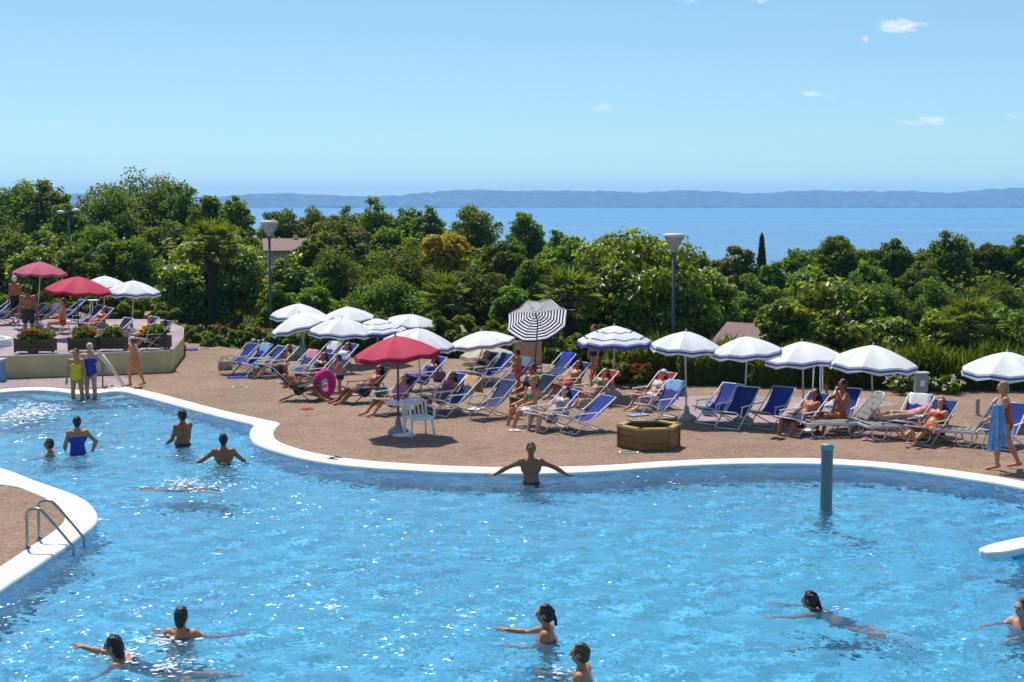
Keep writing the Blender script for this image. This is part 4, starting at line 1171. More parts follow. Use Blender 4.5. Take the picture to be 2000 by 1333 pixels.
def nrm(v): v = np.array(v, float); return v / np.linalg.norm(v)
D_ = (0, 0, -1)
POSE = {
    'stand': dict(up=(0, 0, 1), ua=[(.2, 0, -1), (-.2, 0, -1)], fa=[(.05, .2, -1), (-.05, .2, -1)], th=[(.05, .03, -1), (-.05, .03, -1)], sh=[(0, -.03, -1), (0, -.03, -1)]),
    'walk': dict(up=(0, .06, 1), ua=[(.15, .35, -1), (-.15, -.35, -1)], fa=[(.05, .65, -1), (-.05, -.05, -1)], th=[(.03, -.28, -1), (-.03, .42, -1)], sh=[(0, -.5, -1), (0, -.08, -1)]),
    'recline': dict(up=(0, -.80, .80), ua=[(.3, .25, -.9), (-.3, .25, -.9)], fa=[(.05, 1, .15), (-.05, 1, .15)], th=[(.12, 1, .18), (-.12, 1, .18)], sh=[(.0, .72, -.7), (0, .72, -.7)]),
    'sit': dict(up=(0, -.12, 1), ua=[(.2, .5, -1), (-.2, .5, -1)], fa=[(-.1, 1, -.2), (.1, 1, -.2)], th=[(.15, 1, -.05), (-.15, 1, -.05)], sh=[(0, .15, -1), (0, .15, -1)]),
    'lie_knees': dict(up=(0, -.92, .42), ua=[(.5, .3, -.5), (-.5, .3, -.5)], fa=[(.1, .8, .2), (-.1, .8, .2)], th=[(.1, .75, .62), (-.1, .80, .55)], sh=[(.02, .5, -1), (-.02, .6, -1)]),
    'lie': dict(up=(0, -.95, .30), ua=[(.4, .6, -.3), (-.4, .6, -.3)], fa=[(0, 1, .0), (0, 1, .0)], th=[(.1, 1, .12), (-.1, 1, .04)], sh=[(.05, 1, -.2), (-.05, 1, -.02)]),
    'bend': dict(up=(0, .75, .65), ua=[(.1, .3, -1), (-.1, .3, -1)], fa=[(0, .4, -1), (0, .4, -1)], th=[(.08, -.1, -1), (-.08, .25, -1)], sh=[(0, -.1, -1), (0, -.25, -1)]),
}
def person(label, loc, rz, H=1.7, pose='stand', skin=None, hair=None, clothes=(), look=(0, 1, 0), vox=.013, z_fix=None, legs=True, width=1.0, hair_len=0.0, pony=False, bald=False, hat=None, face=True, cut_z=None, belly=0.0, **ov):
    """loc = where the feet (or, with z_fix, the pelvis height above loc) stand; forward is local +Y, right is +X"""
    p = dict(POSE[pose]); p.update(ov)
    s = H / 1.7
    up = nrm(p['up']); right = nrm(p.get('right', (1, 0, 0))); right = nrm(right - up * (right @ up)); fwd = np.cross(up, right)
    pel = np.zeros(3)
    wst = pel + up * .13 * s + fwd * .005; chest = pel + up * .34 * s; nb = pel + up * .50 * s
    hd_up = nrm(np.array(p.get('head_up', up * .7 + np.array([0, 0, .5])))); lk = np.array(look, float); lk = nrm(lk - hd_up * (lk @ hd_up)); side = np.cross(lk, hd_up)
    head = nb + hd_up * .185 * s + lk * .025 * s
    J = {}
    ends = []
    for i, sg in enumerate((1, -1)):
        sh = pel + up * .455 * s + right * sg * .165 * s * width
        el = sh + nrm(p['ua'][i]) * .285 * s; wr = el + nrm(p['fa'][i]) * .25 * s
        hd = nrm(p.get('hand', p['fa'])[i] if p.get('hand') else p['fa'][i])
        hp = pel + right * sg * .088 * s - up * .03 * s
        kn = hp + nrm(p['th'][i]) * .43 * s; an = kn + nrm(p['sh'][i]) * .41 * s
        ft = p.get('ft', None); ftd = nrm(ft[i]) if ft else nrm(np.array([sg * .15, 1, -.25]) * np.array([1, 1, 1]))
        if ft is None and abs(nrm(p['sh'][i])[2]) < .5: ftd = nrm(np.array([sg * .1, .45, .9]))
        toe = an + ftd * .17 * s
        J[i] = (sh, el, wr, hd, hp, kn, an, toe); ends += [sh, el, wr + hd * .2 * s]
        if legs: ends += [hp, kn, an, toe]
    pts = np.array(ends + [pel, head + hd_up * .16 * s, head - hd_up * .1, pel - up * .2 * s])
    lo, hi = pts.min(0) - .15 * s, pts.max(0) + .15 * s
    f = Field(lo, hi, vox)
    W = .105 * s * width
    def torso(F_, g=0.0):
        F_.cap(pel - right * .065 * s * width, pel + right * .065 * s * width, .105 * s + g, .105 * s + g, .05)
        F_.cap(pel + up * .0 * s + fwd * -.015, wst, .112 * s * width + g, .098 * s * width + g, .06)
        F_.cap(wst - right * .045 * s * width, wst + right * .045 * s * width, .088 * s + g, .088 * s + g, .06)
        if belly: F_.ell(wst + fwd * .05 * s - up * .02 * s, (.13 * s + g, .10 * s + belly + g, .14 * s + g), np.stack([right, fwd, up], 1), .06)
        F_.cap(chest - right * .075 * s * width, chest + right * .075 * s * width, .108 * s + g, .108 * s + g, .06)
        F_.cap(wst, chest, .098 * s + g, .108 * s + g, .06)
        u2 = pel + up * .44 * s
        F_.cap(u2 - right * .13 * s * width, u2 + right * .13 * s * width, .062 * s + g, .062 * s + g, .05)
    torso(f)
    for i, sg in enumerate((1, -1)):   # buttocks
        f.ell(pel - fwd * .045 * s + right * sg * .06 * s - up * .06 * s, (.085 * s, .085 * s, .095 * s), np.stack([right, fwd, up], 1), .04)
    f.cap(pel + up * .46 * s, nb + hd_up * .07 * s + lk * .01, .058 * s, .050 * s, .05)
    Mh = np.stack([side, lk, hd_up], 1)
    f.ell(head, (.074 * s, .095 * s, .108 * s), Mh, .02)
    f.ell(head - hd_up * .062 * s + lk * .032 * s, (.052 * s, .056 * s, .058 * s), Mh, .025)
    if face:
        f.cap(head + lk * .088 * s + hd_up * .012 * s, head + lk * .112 * s - hd_up * .03 * s, .009 * s, .014 * s, .012)
        f.cap(head + lk * .085 * s + side * .035 * s + hd_up * .022 * s, head + lk * .085 * s - side * .035 * s + hd_up * .022 * s, .012 * s, .012 * s, .02)
        f.cap(head + lk * .088 * s - side * .02 * s - hd_up * .062 * s, head + lk * .088 * s + side * .02 * s - hd_up * .062 * s, .010 * s, .010 * s, .012)
        for sg in (1, -1): f.ell(head + side * sg * .076 * s - lk * .005 - hd_up * .008 * s, (.012 * s, .022 * s, .033 * s), Mh, .008)
    for i, sg in enumerate((1, -1)):
        sh, el, wr, hd, hp, kn, an, toe = J[i]
        f.ell(sh, (.062 * s, .062 * s, .062 * s), np.eye(3), .05)
        f.cap(sh, el, .050 * s, .039 * s, .035); f.cap(el, el + (wr - el) * .35, .039 * s, .041 * s, .02); f.cap(el + (wr - el) * .3, wr, .040 * s, .026 * s, .02)
        # hand: palm, four fingers of different length with a bend, thumb from the side of the palm
        pn = np.cross(hd, np.array([0, 0, 1.0])); pn = right if np.linalg.norm(pn) < .2 else nrm(pn)
        acr = pn if np.linalg.norm(np.cross(hd, up)) < .3 else nrm(np.cross(hd, np.cross(hd, np.array([0, 0, 1.0]))) * 0 + pn)
        cur = nrm(np.cross(hd, acr)); cur = cur if cur[2] < 0 else -cur
        pc = wr + hd * .05 * s
        f.cap(wr, pc + acr * .018 * s, .022 * s, .022 * s, .015); f.cap(pc - acr * .022 * s, pc + hd * .035 * s + acr * .024 * s, .019 * s, .018 * s, .015)
        fr_ = max(.0085 * s, vox * .62)
        for q, (o, L) in enumerate(((-.033, .062), (-.011, .076), (.011, .082), (.033, .07))):
            a = wr + hd * .085 * s + acr * o * s; b = a + nrm(hd + acr * o * 4) * L * .55 * s; e = b + nrm(hd + cur * .6 + acr * o * 4) * L * .5 * s
            f.cap(a, b, fr_ * 1.1, fr_, .006); f.cap(b, e, fr_, fr_ * .85, .004)
        tb = wr + hd * .03 * s - acr * .028 * s; te = tb + nrm(hd * .8 - acr * .8 + cur * .2) * .045 * s; f.cap(tb, te, fr_ * 1.35, fr_ * 1.1, .01); f.cap(te, te + nrm(hd - acr * .3) * .03 * s, fr_ * 1.1, fr_ * .9, .005)
        if legs:
            f.cap(hp, kn, .082 * s, .054 * s, .045); f.cap(kn, kn + (an - kn) * .35 - fwd * .012 * s, .052 * s, .055 * s, .03); f.cap(kn + (an - kn) * .3 - fwd * .010 * s, an, .052 * s, .034 * s, .03)
            f.cap(an - nrm(toe - an) * .035 * s, toe, .034 * s, .030 * s, .03); f.cap(toe, toe + nrm(toe - an) * .05 * s, .028 * s, .020 * s, .02)
        else: f.cap(hp, hp + nrm(p['th'][i]) * .25 * s, .082 * s, .066 * s, .045)
    low = min((J[i][6][2] - .05 * s) for i in (0, 1)) if legs else pel[2] - .3
    zoff = z_fix if z_fix is not None else -min(min(J[i][6][2] - .045 * s, J[i][7][2] - .032 * s) for i in (0, 1))
    if cut_z is not None: f.cut(lambda P: (cut_z - zoff) - P[..., 2])
    t = thing('person', label, 'person', loc, R(rz))
    link('body', f.mesh('body', skin or SKIN[0]), t, (0, 0, zoff))
    for kind, m in clothes:
        g = Field(lo, hi, vox); off = .010
        if kind in ('trunks', 'shorts', 'brief', 'bottom'):
            torso(g, off)
            for i, sg in enumerate((1, -1)):
                hp, kn = J[i][4], J[i][5]; fr = {'trunks': .42, 'shorts': .62, 'brief': .10, 'bottom': .06}[kind]
                g.ell(pel - fwd * .045 * s + right * sg * .06 * s - up * .06 * s, (.085 * s + off, .085 * s + off, .095 * s + off), np.stack([right, fwd, up], 1), .04)
                g.cap(hp, hp + (kn - hp) * fr, .082 * s + off + .004, (.082 - .028 * fr) * s + off + (.014 if fr > .2 else 0), .03)
            g.cut(lambda P: (P - pel) @ up - (.10 if fr > .2 else .05) * s)
        elif kind in ('suit', 'top', 'dress', 'shirt'):
            torso(g, off * .8)
            for i, sg in enumerate((1, -1)):
                g.ell(pel - fwd * .045 * s + right * sg * .06 * s - up * .06 * s, (.085 * s + off, .085 * s + off, .095 * s + off), np.stack([right, fwd, up], 1), .04)
                g.ell(chest + fwd * .085 * s + right * sg * .062 * s - up * .01 * s, (.062 * s, .05 * s, .06 * s), np.stack([right, fwd, up], 1), .03)
                if kind == 'dress': g.cap(J[i][4], J[i][4] + (J[i][5] - J[i][4]) * .8, .10 * s, .12 * s, .10)
                if kind == 'shirt': g.cap(J[i][0], J[i][0] + (J[i][1] - J[i][0]) * .6, .062 * s, .062 * s, .04)
            hi_ = {'suit': .385, 'top': .385, 'dress': .40, 'shirt': .47}[kind]; lo_ = {'suit': -.17, 'top': .26, 'dress': -9, 'shirt': -.12}[kind]
            g.cut(lambda P: np.maximum((P - pel) @ up - hi_ * s, lo_ * s - (P - pel) @ up))
            if kind in ('suit', 'dress'):
                for sg in (1, -1):
                    a, b, c = pel + up * .36 * s + right * sg * .075 * s + fwd * .105 * s, pel + up * .512 * s + right * sg * .085 * s, pel + up * .36 * s + right * sg * .07 * s - fwd * .105 * s
                    g.cap(a, b, .016 * s, .016 * s, .01); g.cap(b, c, .016 * s, .016 * s, .01)
        me = g.mesh(kind, m)
        if me: link({'trunks': 'swim_trunks', 'shorts': 'shorts', 'brief': 'swim_briefs', 'bottom': 'bikini_bottom', 'suit': 'swimsuit', 'top': 'bikini_top', 'dress': 'dress', 'shirt': 'shirt'}[kind], me, t, (0, 0, zoff))
    if not bald:
        hh = Field(head - .32 * s, head + .2 * s, vox * .8)
        hh.ell(head + hd_up * .012 * s - lk * .014 * s, (.084 * s, .098 * s, .112 * s), Mh, .01)
        hh.cut(lambda P: np.minimum((P - head) @ lk - .052 * s, (P - head) @ lk * .55 + .055 * s - (P - head) @ hd_up) if True else 0)
        q = head - hd_up * .05 * s - lk * .045 * s
        hh.cap(head - lk * .04 * s, q, .075 * s, .062 * s, .02)
        if hair_len: hh.cap(q, q - hd_up * hair_len * s - lk * .02 * s, .068 * s, .05 * s, .03)
        if pony: hh.cap(head - lk * .10 * s + hd_up * .02 * s, head - lk * .14 * s - hd_up * .13 * s, .026 * s, .02 * s, .02)
        gx, gy, gz_ = np.meshgrid(*hh.ax, indexing='ij'); hh.V += (.0045 * np.sin(gx * 95 + 3 * np.sin(gz_ * 40)) * np.sin(gy * 88 + gx * 30) + .0035 * np.sin(gz_ * 60 + gx * 70)).astype(np.float32)
        me = hh.mesh('hair', hair or HAIR[0])
        if me: link('hair', me, t, (0, 0, zoff))
    if hat is not None:
        g = Field(head - .25 * s, head + .25 * s, vox * .8); g.ell(head + hd_up * .025 * s - lk * .008 * s, (.088 * s, .105 * s, .108 * s), Mh, .01)
        g.cut(lambda P: .03 * s - (P - head) @ hd_up); g.cap(head + hd_up * .04 * s + lk * .09 * s - side * .03 * s, head + hd_up * .04 * s + lk * .13 * s + side * .03 * s, .012 * s, .012 * s, .04)
        me = g.mesh('cap', hat); link('cap', me, t, (0, 0, zoff))
    if face:
        for sg in (1, -1):
            e = MB(); c = head + lk * .0915 * s + side * sg * .031 * s + hd_up * .004 * s
            for (rr, zz) in ((.011, .0),): pass
            bm = [(0, 0)]
            e.lathe([(.001, -.009 * s), (.008 * s, -.006 * s), (.011 * s, 0), (.008 * s, .006 * s), (.001, .009 * s)], 8)
            link('eye', e.mesh('eye', M_eye, True), t, tuple(c + np.array([0, 0, zoff])))
    for o in t.children: o.cycles.is_caustics_receiver = True
    return t
def skin_mat(name, c):
    m = mat(name, c, 0.5, 0.35, noise=(5, .10, None), objcol=.1)
    return m
SKIN = [skin_mat('tanned_skin', (0.50, 0.205, 0.095)), skin_mat('light_skin', (0.56, 0.31, 0.20)), skin_mat('dark_tan_skin', (0.37, 0.115, 0.05)), skin_mat('pink_skin', (0.62, 0.26, 0.165))]
HAIR = [mat('dark_hair', (0.018, 0.011, 0.008), .45, .4, noise=(40, .4, None), bump=(60, .8, .01)), mat('brown_hair', (0.07, 0.035, 0.016), .45, .4, noise=(40, .4, None), bump=(60, .8, .01)),
        mat('fair_hair', (0.36, 0.20, 0.075), .5, .4, noise=(40, .35, None), bump=(60, .8, .01)), mat('white_hair', (0.62, 0.60, 0.58), .5, .4, noise=(40, .2, None), bump=(60, .8, .01))]
M_eye = mat('eye', (0.02, 0.015, 0.012), .2, .5, noise=(5, .1, None))
def cloth(name, c): return mat(name, c, .7, .3, noise=(8, .15, None), bump=(70, .3, .004))
C_blue = cloth('blue_swimsuit', (0.03, 0.05, 0.30)); C_yel = cloth('yellow_swimsuit', (0.92, 0.52, 0.02)); C_navy = cloth('navy_swimwear', (0.015, 0.02, 0.07)); C_red = cloth('red_swimwear', (0.55, 0.045, 0.02))
C_org = cloth('orange_shorts', (0.60, 0.20, 0.07)); C_blk = cloth('black_swimwear', (0.014, 0.014, 0.016)); C_grn = cloth('green_swimwear', (0.03, 0.25, 0.10)); C_wht = cloth('white_cotton', (0.72, 0.71, 0.70)); C_pnk = cloth('pink_cotton', (0.65, 0.17, 0.32)); C_rust = cloth('rust_swimsuit', (0.42, 0.07, 0.025)); C_grey = cloth('grey_swimwear', (0.25, 0.26, 0.32)); C_dgrn = cloth('dark_green_shorts', (0.02, 0.03, 0.015))

# ------------------------------------------------------------------ terrace, path, hut and house
TZ = 0.60
M_wallp = mat('ochre_render', (0.60, 0.50, 0.25), 0.9, 0.2, noise=(1.6, .14, None), bump=(25, .3, .01))
M_cap = mat('pale_coping_stone', (0.60, 0.50, 0.46), 0.8, 0.2, noise=(3, .1, None), bump=(25, .3, .01))
M_terr = mat('terrace_paving', (0.36, 0.27, 0.29), 0.85, 0.25, noise=(0.9, 0.14, None), bump=(40, 0.4, 0.02)); tune_deck(M_terr)
fl, fr_ = G(-140, 745, 0), G(333, 727, 0)
front = [(fl.x, fl.y), (fr_.x, fr_.y), (-10.75, 46.2), (-11.6, 50.0), (-13.2, 53.5), (-26, 53.5)]
polygon('terrace', front, TZ, M_terr)
wl_ = thing('terrace_wall', 'low ochre rendered wall holding up the left terrace', 'wall', (0, 0, 0))
w = MB(); d = (Vector((fr_.x - fl.x, fr_.y - fl.y, 0))).normalized(); nn = Vector((d.y, -d.x, 0))
def wall_run(mb, pts, z0, z1, th):
    for a, b in zip(pts[:-1], pts[1:]):
        a, b = Vector((*a, 0)), Vector((*b, 0)); u = (b - a).normalized(); nr = Vector((u.y, -u.x, 0)); L = (b - a).length
        M = Matrix(((u.x, nr.x, 0, a.x), (u.y, nr.y, 0, a.y), (0, 0, 1, 0), (0, 0, 0, 1)))
        mb.box((0, -.02, z0), (L, th, z1), M=M)
wall_run(w, front[:2], -.1, TZ - .01, .02); w.build('wall_face', M_wallp, wl_)
w = MB(); wall_run(w, front[1:5], -.8, TZ - .012, .02); w.build('side_wall', M_wallp, wl_)
w = MB(); wall_run(w, [front[0], front[1]], TZ - .012, TZ + .05, .05); w.build('cap_stone', M_cap, wl_)
# paler paving next to the brown deck
polygon('paving', [(p.x, p.y) for p in (G(-150, 746), G(100, 741), G(240, 734), G(252, 742), G(245, 754), G(150, 758), G(60, 755), G(0, 758), G(-150, 771))], .004, M_pink)
polygon('paving', [(p.x, p.y) for p in (G(1290, 776), G(1420, 772), G(1560, 776), G(1700, 780), G(1760, 790), G(1690, 800), G(1560, 815), G(1500, 833), G(1440, 836), G(1360, 822), G(1330, 800))], .004, M_pink)

M_tile = mat('terracotta_tiles', (0.30, 0.19, 0.17), 0.85, 0.2, noise=(6, .25, None), bump=(7, .8, .05), stretch=(5, 1, 1))
M_cremew = mat('cream_render', (0.62, 0.52, 0.36), 0.9, 0.2, noise=(2, .1, None))
M_shut = mat('brown_shutter', (0.12, 0.07, 0.04), 0.7, 0.3, noise=(6, .2, None))
def gable_house(px, yr, D, w, dp, roof_h, wall_h, label, rz, name='house', cat='house'):
    X = (px - 1000) / F * D; zr = at(px, yr, D).z; ze = zr - roof_h
    t = thing(name, label, cat, (X, D, ze - wall_h), R(rz))
    b = MB(); b.box((-w / 2, -dp / 2, 0), (w / 2, dp / 2, wall_h - .02)); b.build('wall', M_cremew, t)
    r = MB(); e = .35
    y0, y1 = -dp / 2 - e, dp / 2 + e
    r.add([(-w / 2 - e, y0, wall_h - .1), (w / 2 + e, y0, wall_h - .1), (w / 2 + e, 0, wall_h + roof_h), (-w / 2 - e, 0, wall_h + roof_h), (-w / 2 - e, y1, wall_h - .1), (w / 2 + e, y1, wall_h - .1),
           (-w / 2 - e, y0, wall_h + .02), (w / 2 + e, y0, wall_h + .02), (-w / 2 - e, 0, wall_h + roof_h + .12), (w / 2 + e, 0, wall_h + roof_h + .12), (-w / 2 - e, y1, wall_h + .02), (w / 2 + e, y1, wall_h + .02)],
          [(6, 7, 9, 8), (8, 9, 11, 10), (0, 1, 7, 6), (4, 10, 11, 5), (0, 6, 8, 3), (3, 8, 10, 4), (1, 2, 9, 7), (2, 5, 11, 9), (0, 3, 2, 1), (3, 4, 5, 2)])
    rf = r.build('roof', M_tile, t)
    if name == 'house':
        c = MB(); c.box((w * .28, -.12, wall_h + roof_h * .5), (w * .28 + .24, .12, wall_h + roof_h + .3)); c.build('chimney', M_cremew, rf)
    for i in range(3):
        x = -w * .3 + i * w * .3
        wn_ = MB(); wn_.box((x - .45, -dp / 2 - .03, wall_h * .5), (x + .45, -dp / 2 + .05, wall_h * .5 + min(1.2, wall_h * .35))); wn_.build('window', M_shut, t)
    return t
gable_house(556, 470, 84, 1.9, 3.0, .55, 5.5, 'small house with a terracotta roof showing among the trees', 12)
gable_house(1490, 640, 46.5, 1.9, 2.2, .7, 2.0, 'low hut with a pinkish tiled roof behind the right umbrellas', -38, 'hut', 'hut')

# beds and undergrowth
for px, yt, hw, D, sp, fl_, nf, lab in [
    (352, 628, 34, 52, 'olive', None, 0, 'low dry bush beside the terrace end'), (395, 636, 34, 51.5, 'mid', None, 0, 'low green bush at the left end of the flower bed'),
    (430, 634, 34, 51, 'olive', M_red, 5, 'red-flowered bush in the bed behind the left deck chairs'), (468, 636, 34, 50.5, 'mid', M_orangep, 6, 'orange-flowered bush in the bed left of the white umbrellas'),
    (505, 640, 34, 50, 'olive', M_red, 3, 'reddish bush just behind the olive deck chair'), (545, 642, 34, 49.5, 'lime', None, 0, 'fresh green bush under the leftmost white umbrella'),
    (585, 640, 34, 49, 'lime', None, 0, 'fresh green bush beside the grey tilted umbrella pole'), (630, 640, 40, 48.5, 'dark', None, 0, 'dark bush behind the back row of blue chairs'),
    (415, 652, 30, 49.4, 'lime', None, 0, 'low leafy plants at the front edge of the flower bed'), (365, 648, 30, 50.6, 'olive', None, 0, 'low dry plants where the path bends')]:
    shrub(sp, px, yt, hw, D, lab, flowers=fl_, nf=nf, base=-.3)
for i, (px, yt, sp, lab) in enumerate([(690, 625, 'dark', 'dark bush behind the red parasol'), (745, 615, 'dark', 'dark bush under the back white umbrellas'), (800, 622, 'mid', 'green bush under the rearmost white umbrella'),
        (850, 610, 'dark', 'dark bush at the foot of the low fan palm'), (900, 615, 'mid', 'green bush above the cream parasol'), (950, 622, 'dark', 'dark bush left of the striped umbrella'),
        (1005, 628, 'mid', 'green bush behind the striped umbrella'), (1065, 632, 'mid', 'green bush at the foot of the dark palm trunk'), (1120, 640, 'mid', 'green bush between palm trunk and lined umbrella'), (1175, 640, 'dark', 'dark bush under the lined white umbrella')]):
    shrub(sp, px, yt, 42, 47.6 - i * .35, lab, base=-.8, cov=.8)
shrub('dark', 1240, 712, 48, 38.2, 'oleander with red blossoms behind the reclining white cap', base=0, flowers=M_red, nf=12, ry=.5)
shrub('mid', 1190, 705, 40, 38.6, 'oleander with pink blossoms behind the lined umbrella pole', base=0, flowers=M_pinkp, nf=10, ry=.5)
shrub('mid', 1770, 732, 40, 37.0, 'white-flowered bush beside the grey notice box', base=0, flowers=M_whitep, nf=12, ry=.45)
shrub('mid', 1850, 735, 40, 37.0, 'white-flowered bush above the right pair of deck chairs', base=0, flowers=M_whitep, nf=12, ry=.45)

for i, (px, yt, sp, lab) in enumerate([(-10, 560, 'mid', 'green bush behind the terrace at the left edge'), (45, 566, 'mid', 'green bush behind the pink parasol pole'), (100, 570, 'dark', 'dark bush between the two red terrace parasols'),
        (155, 574, 'mid', 'green bush behind the red terrace parasol'), (210, 578, 'dark', 'dark bush behind the white terrace parasols'), (262, 584, 'mid', 'green bush at the back right of the terrace'), (312, 596, 'mid', 'green bush where the terrace meets the path')]):
    shrub(sp, px, yt, 42, 54.6, lab, base=-.3, cov=.9)
street_lamp(137, 408, 72, 'twin-headed lamp on a dark post above the pink parasol', 'twin')
street_lamp(527, 431, 53.5, 'bowl-shaped lamp beside the terracotta roof')
street_lamp(1316, 456, 45.2, 'bowl-shaped lamp in front of the largest pale-leaved tree')

# ------------------------------------------------------------------ pool fittings
t = thing('pool_ladder', 'steel pool ladder curving from the left island into the water', 'ladder', G(75, 1066, 0))
o0 = t.location
A0, B0 = G(54, 1072, 0.02), G(77, 1054, 0.02)
dv = (G(144, 1085, WZ) - A0); dv.z = 0
for nm, f0 in (('near', A0), ('far', B0)):
    pts = [f0, f0 + Vector((0, 0, .46)), f0 + dv * .06 + Vector((0, 0, .565)), f0 + dv * .26 + Vector((0, 0, .585)), f0 + dv * .42 + Vector((0, 0, .50)), f0 + dv * .92 + Vector((0, 0, .10)), f0 + dv + Vector((0, 0, -.02)), f0 + dv + Vector((0, 0, -.48))]
    b = MB(); b.tube([p - o0 for p in catmull(pts, 5)], .021, 8); b.build('rail', M_steel, t, True)
    fl_ = MB(); q = f0 - o0; fl_.lathe([(.045, .02), (.045, .045), (.025, .05)], 10, 0, q.x, q.y); fl_.build('flange', M_steel, t, True)
for k in range(3):
    a = A0 + dv + Vector((0, 0, -.18 - .12 * k)) - o0; b_ = B0 + dv + Vector((0, 0, -.18 - .12 * k)) - o0
    s = MB(); s.tube([a, b_], .02, 6); s.build('step', M_steel, t, True)
t = thing('handrail', 'pale sloping handrail by the bathers on the pool steps', 'handrail', G(243, 758, 0))
lo_, hi_ = at(244, 757, 38.2), at(199, 693, 38.2)
b = MB(); b.tube([lo_ - t.location, hi_ - t.location], .045, 10); b.build('rail', M_cap, t, True)
b = MB(); b.tube([lo_ - t.location + Vector((0, 0, .02)), lo_ - t.location + Vector((.0, -.25, -.4))], .022, 8); b.build('lower_post', M_dframe, t, True)
b = MB(); b.tube([hi_ - t.location + Vector((0, 0, -.02)), (hi_.x - t.location.x, hi_.y - t.location.y, -.02)], .022, 8); b.build('upper_post', M_dframe, t, True)
M_teal = mat('teal_column_paint', (0.13, 0.18, 0.17), 0.45, 0.5, noise=(2.5, .2, None), stretch=(1, 1, .3))
M_teal2 = mat('pale_teal_cap', (0.16, 0.30, 0.30), 0.45, 0.5, noise=(4, .15, None))
t = thing('water_column', 'teal round column standing up out of the pool', 'column', G(1613, 1003, WZ))
b = MB(); b.lathe([(.098, FZ - WZ), (.098, 0), (.096, 1.06)], 20); b.build('shaft', M_teal, t, True)
b = MB(); b.lathe([(.10, 1.055), (.106, 1.07), (.106, 1.13), (.10, 1.145), (.001, 1.15)], 20); b.build('cap', M_teal2, t, True)
b = MB(); b.lathe([(.112, -.02), (.112, .03), (.098, .05)], 20); b.build('collar', M_teal2, t, True)
t = thing('jetty', 'white rounded jetty tip jutting in from the right frame edge', 'jetty', G(1960, 1075, 0))
tip = [G(1912, 1071, .06), G(1930, 1064, .06), G(1962, 1056, .06), G(2010, 1046, .06), G(2250, 1015, .06), G(2250, 1040, .06), G(2010, 1068, .06), G(1960, 1078, .06), G(1928, 1080, .06), G(1915, 1076, .06)]
n = len(tip); o0 = t.location
vs = [tuple(p - o0) for p in tip] + [(p.x - o0.x, p.y - o0.y, -.04) for p in tip]
fs = [tuple(range(n))[::-1], tuple(range(n, 2 * n))] + [(i, (i + 1) % n, n + (i + 1) % n, n + i) for i in range(n)]
me = mesh_from('slab', vs, fs, False, M_coping); bm = bmesh.new(); bm.from_mesh(me); bmesh.ops.recalc_face_normals(bm, faces=bm.faces); bmesh.ops.bevel(bm, geom=[e for e in bm.edges], offset=.012, segments=2, affect='EDGES'); bm.to_mesh(me); bm.free()
link('slab', me, t)
vs2 = [((p.x - o0.x) * .75 + .45, (p.y - o0.y) * .6 + .12, z_) for z_ in (-.045, FZ - .02) for p in tip]
me = mesh_from('pier', vs2, fs, False, M_wall); bm = bmesh.new(); bm.from_mesh(me); bmesh.ops.recalc_face_normals(bm, faces=bm.faces); bm.to_mesh(me); bm.free(); link('pier', me, t)

# children's pool on the terrace and the pale blue block below it
t = thing('paddling_pool', 'small blue paddling pool with white rim at the left frame edge', 'paddling pool', G(-40, 676, TZ))
b = MB(); b.lathe([(.95, 0), (.95, .22), (.90, .24), (.80, .22), (.80, .05)], 24); b.build('rim', M_white, t, True)
b = MB(); b.lathe([(.80, .16), (.001, .16)], 24); b.build('water', M_cloth_lb, t)
t = thing('tiled_block', 'pale blue tiled block at the left end of the ochre wall', 'wall', G(-20, 743, 0))
b = MB(); b.box((-.9, -.25, 0), (.42, .1, .55)); b.build('block', M_cloth_lb, t)
b = MB(); b.box((-.95, -.3, .552), (.47, .12, .62)); b.build('cap', M_cap, t)

# flower boxes
for x0, x1, lab, fl_, nf in [(24, 98, 'dark wooden flower box with red geraniums, leftmost on the wall', M_red, 10), (130, 182, 'dark wooden flower box behind the yellow swimsuit', M_red, 7),
                             (188, 240, 'dark wooden flower box left of the walking child', M_pinkp, 7), (268, 326, 'dark wooden flower box at the right end of the ochre wall', M_red, 10)]:
    px = (x0 + x1) / 2; Yw = 40.9 + (px - 14) / 319 * 1.35
    box_planter((x0 - 1000) / F * Yw, (x1 - 1000) / F * Yw, Yw, .42, .40, TZ + .052, lab, fl_, nf)

# ------------------------------------------------------------------ parasols
parasol(585, 593, 594, 690, 58, 'white', 'white blue-edged parasol at the back left of the main cluster', (0, 3))
parasol(584, 611, 588, 697, 62, 'white', 'white parasol tilted to the left on a grey pole', (0, -14), pole_r=.03)
parasol(678, 599, 680, 690, 56, 'white', 'white parasol at the back behind the red one, left of two', (0, -2))
parasol(668, 620, 672, 715, 66, 'white', 'white parasol in the second row just left of the red one', (0, 2))
parasol(735, 622, 738, 712, 58, 'lines', 'white blue-lined parasol between the left pair and the red one', (0, -3))
parasol(806, 614, 812, 692, 52, 'white', 'flat white parasol at the back above the red one', (4, 6), drop=.3)
parasol(820, 641, 826, 800, 70, 'plain', 'plain white parasol right behind the red one', (3, 5))
parasol(940, 647, 922, 742, 64, 'redtrim', 'white red-edged parasol left of the striped umbrella', (2, -7), drop=.3)
parasol(955, 676, 950, 712, 58, 'cream', 'cream fringed parasol low behind the red-edged one', (0, 0), drop=.3)
parasol(895, 632, 893, 690, 28, 'cream', 'small cream parasol far behind the white ones', (0, 0), drop=.5)
parasol(1046, 612, 1042, 752, 61, 'striped', 'navy and white striped parasol tilted back to show its underside', (-46, -12), drop=.28, pole=M_bluepole, spin=.2)
parasol(1200, 636, 1197, 775, 72, 'lines', 'white blue-lined parasol, first of the right row', (0, 0))
parasol(1340, 647, 1341, 822, 68, 'white', 'white parasol on the dark cone foot, second of the right row', (2, 1))
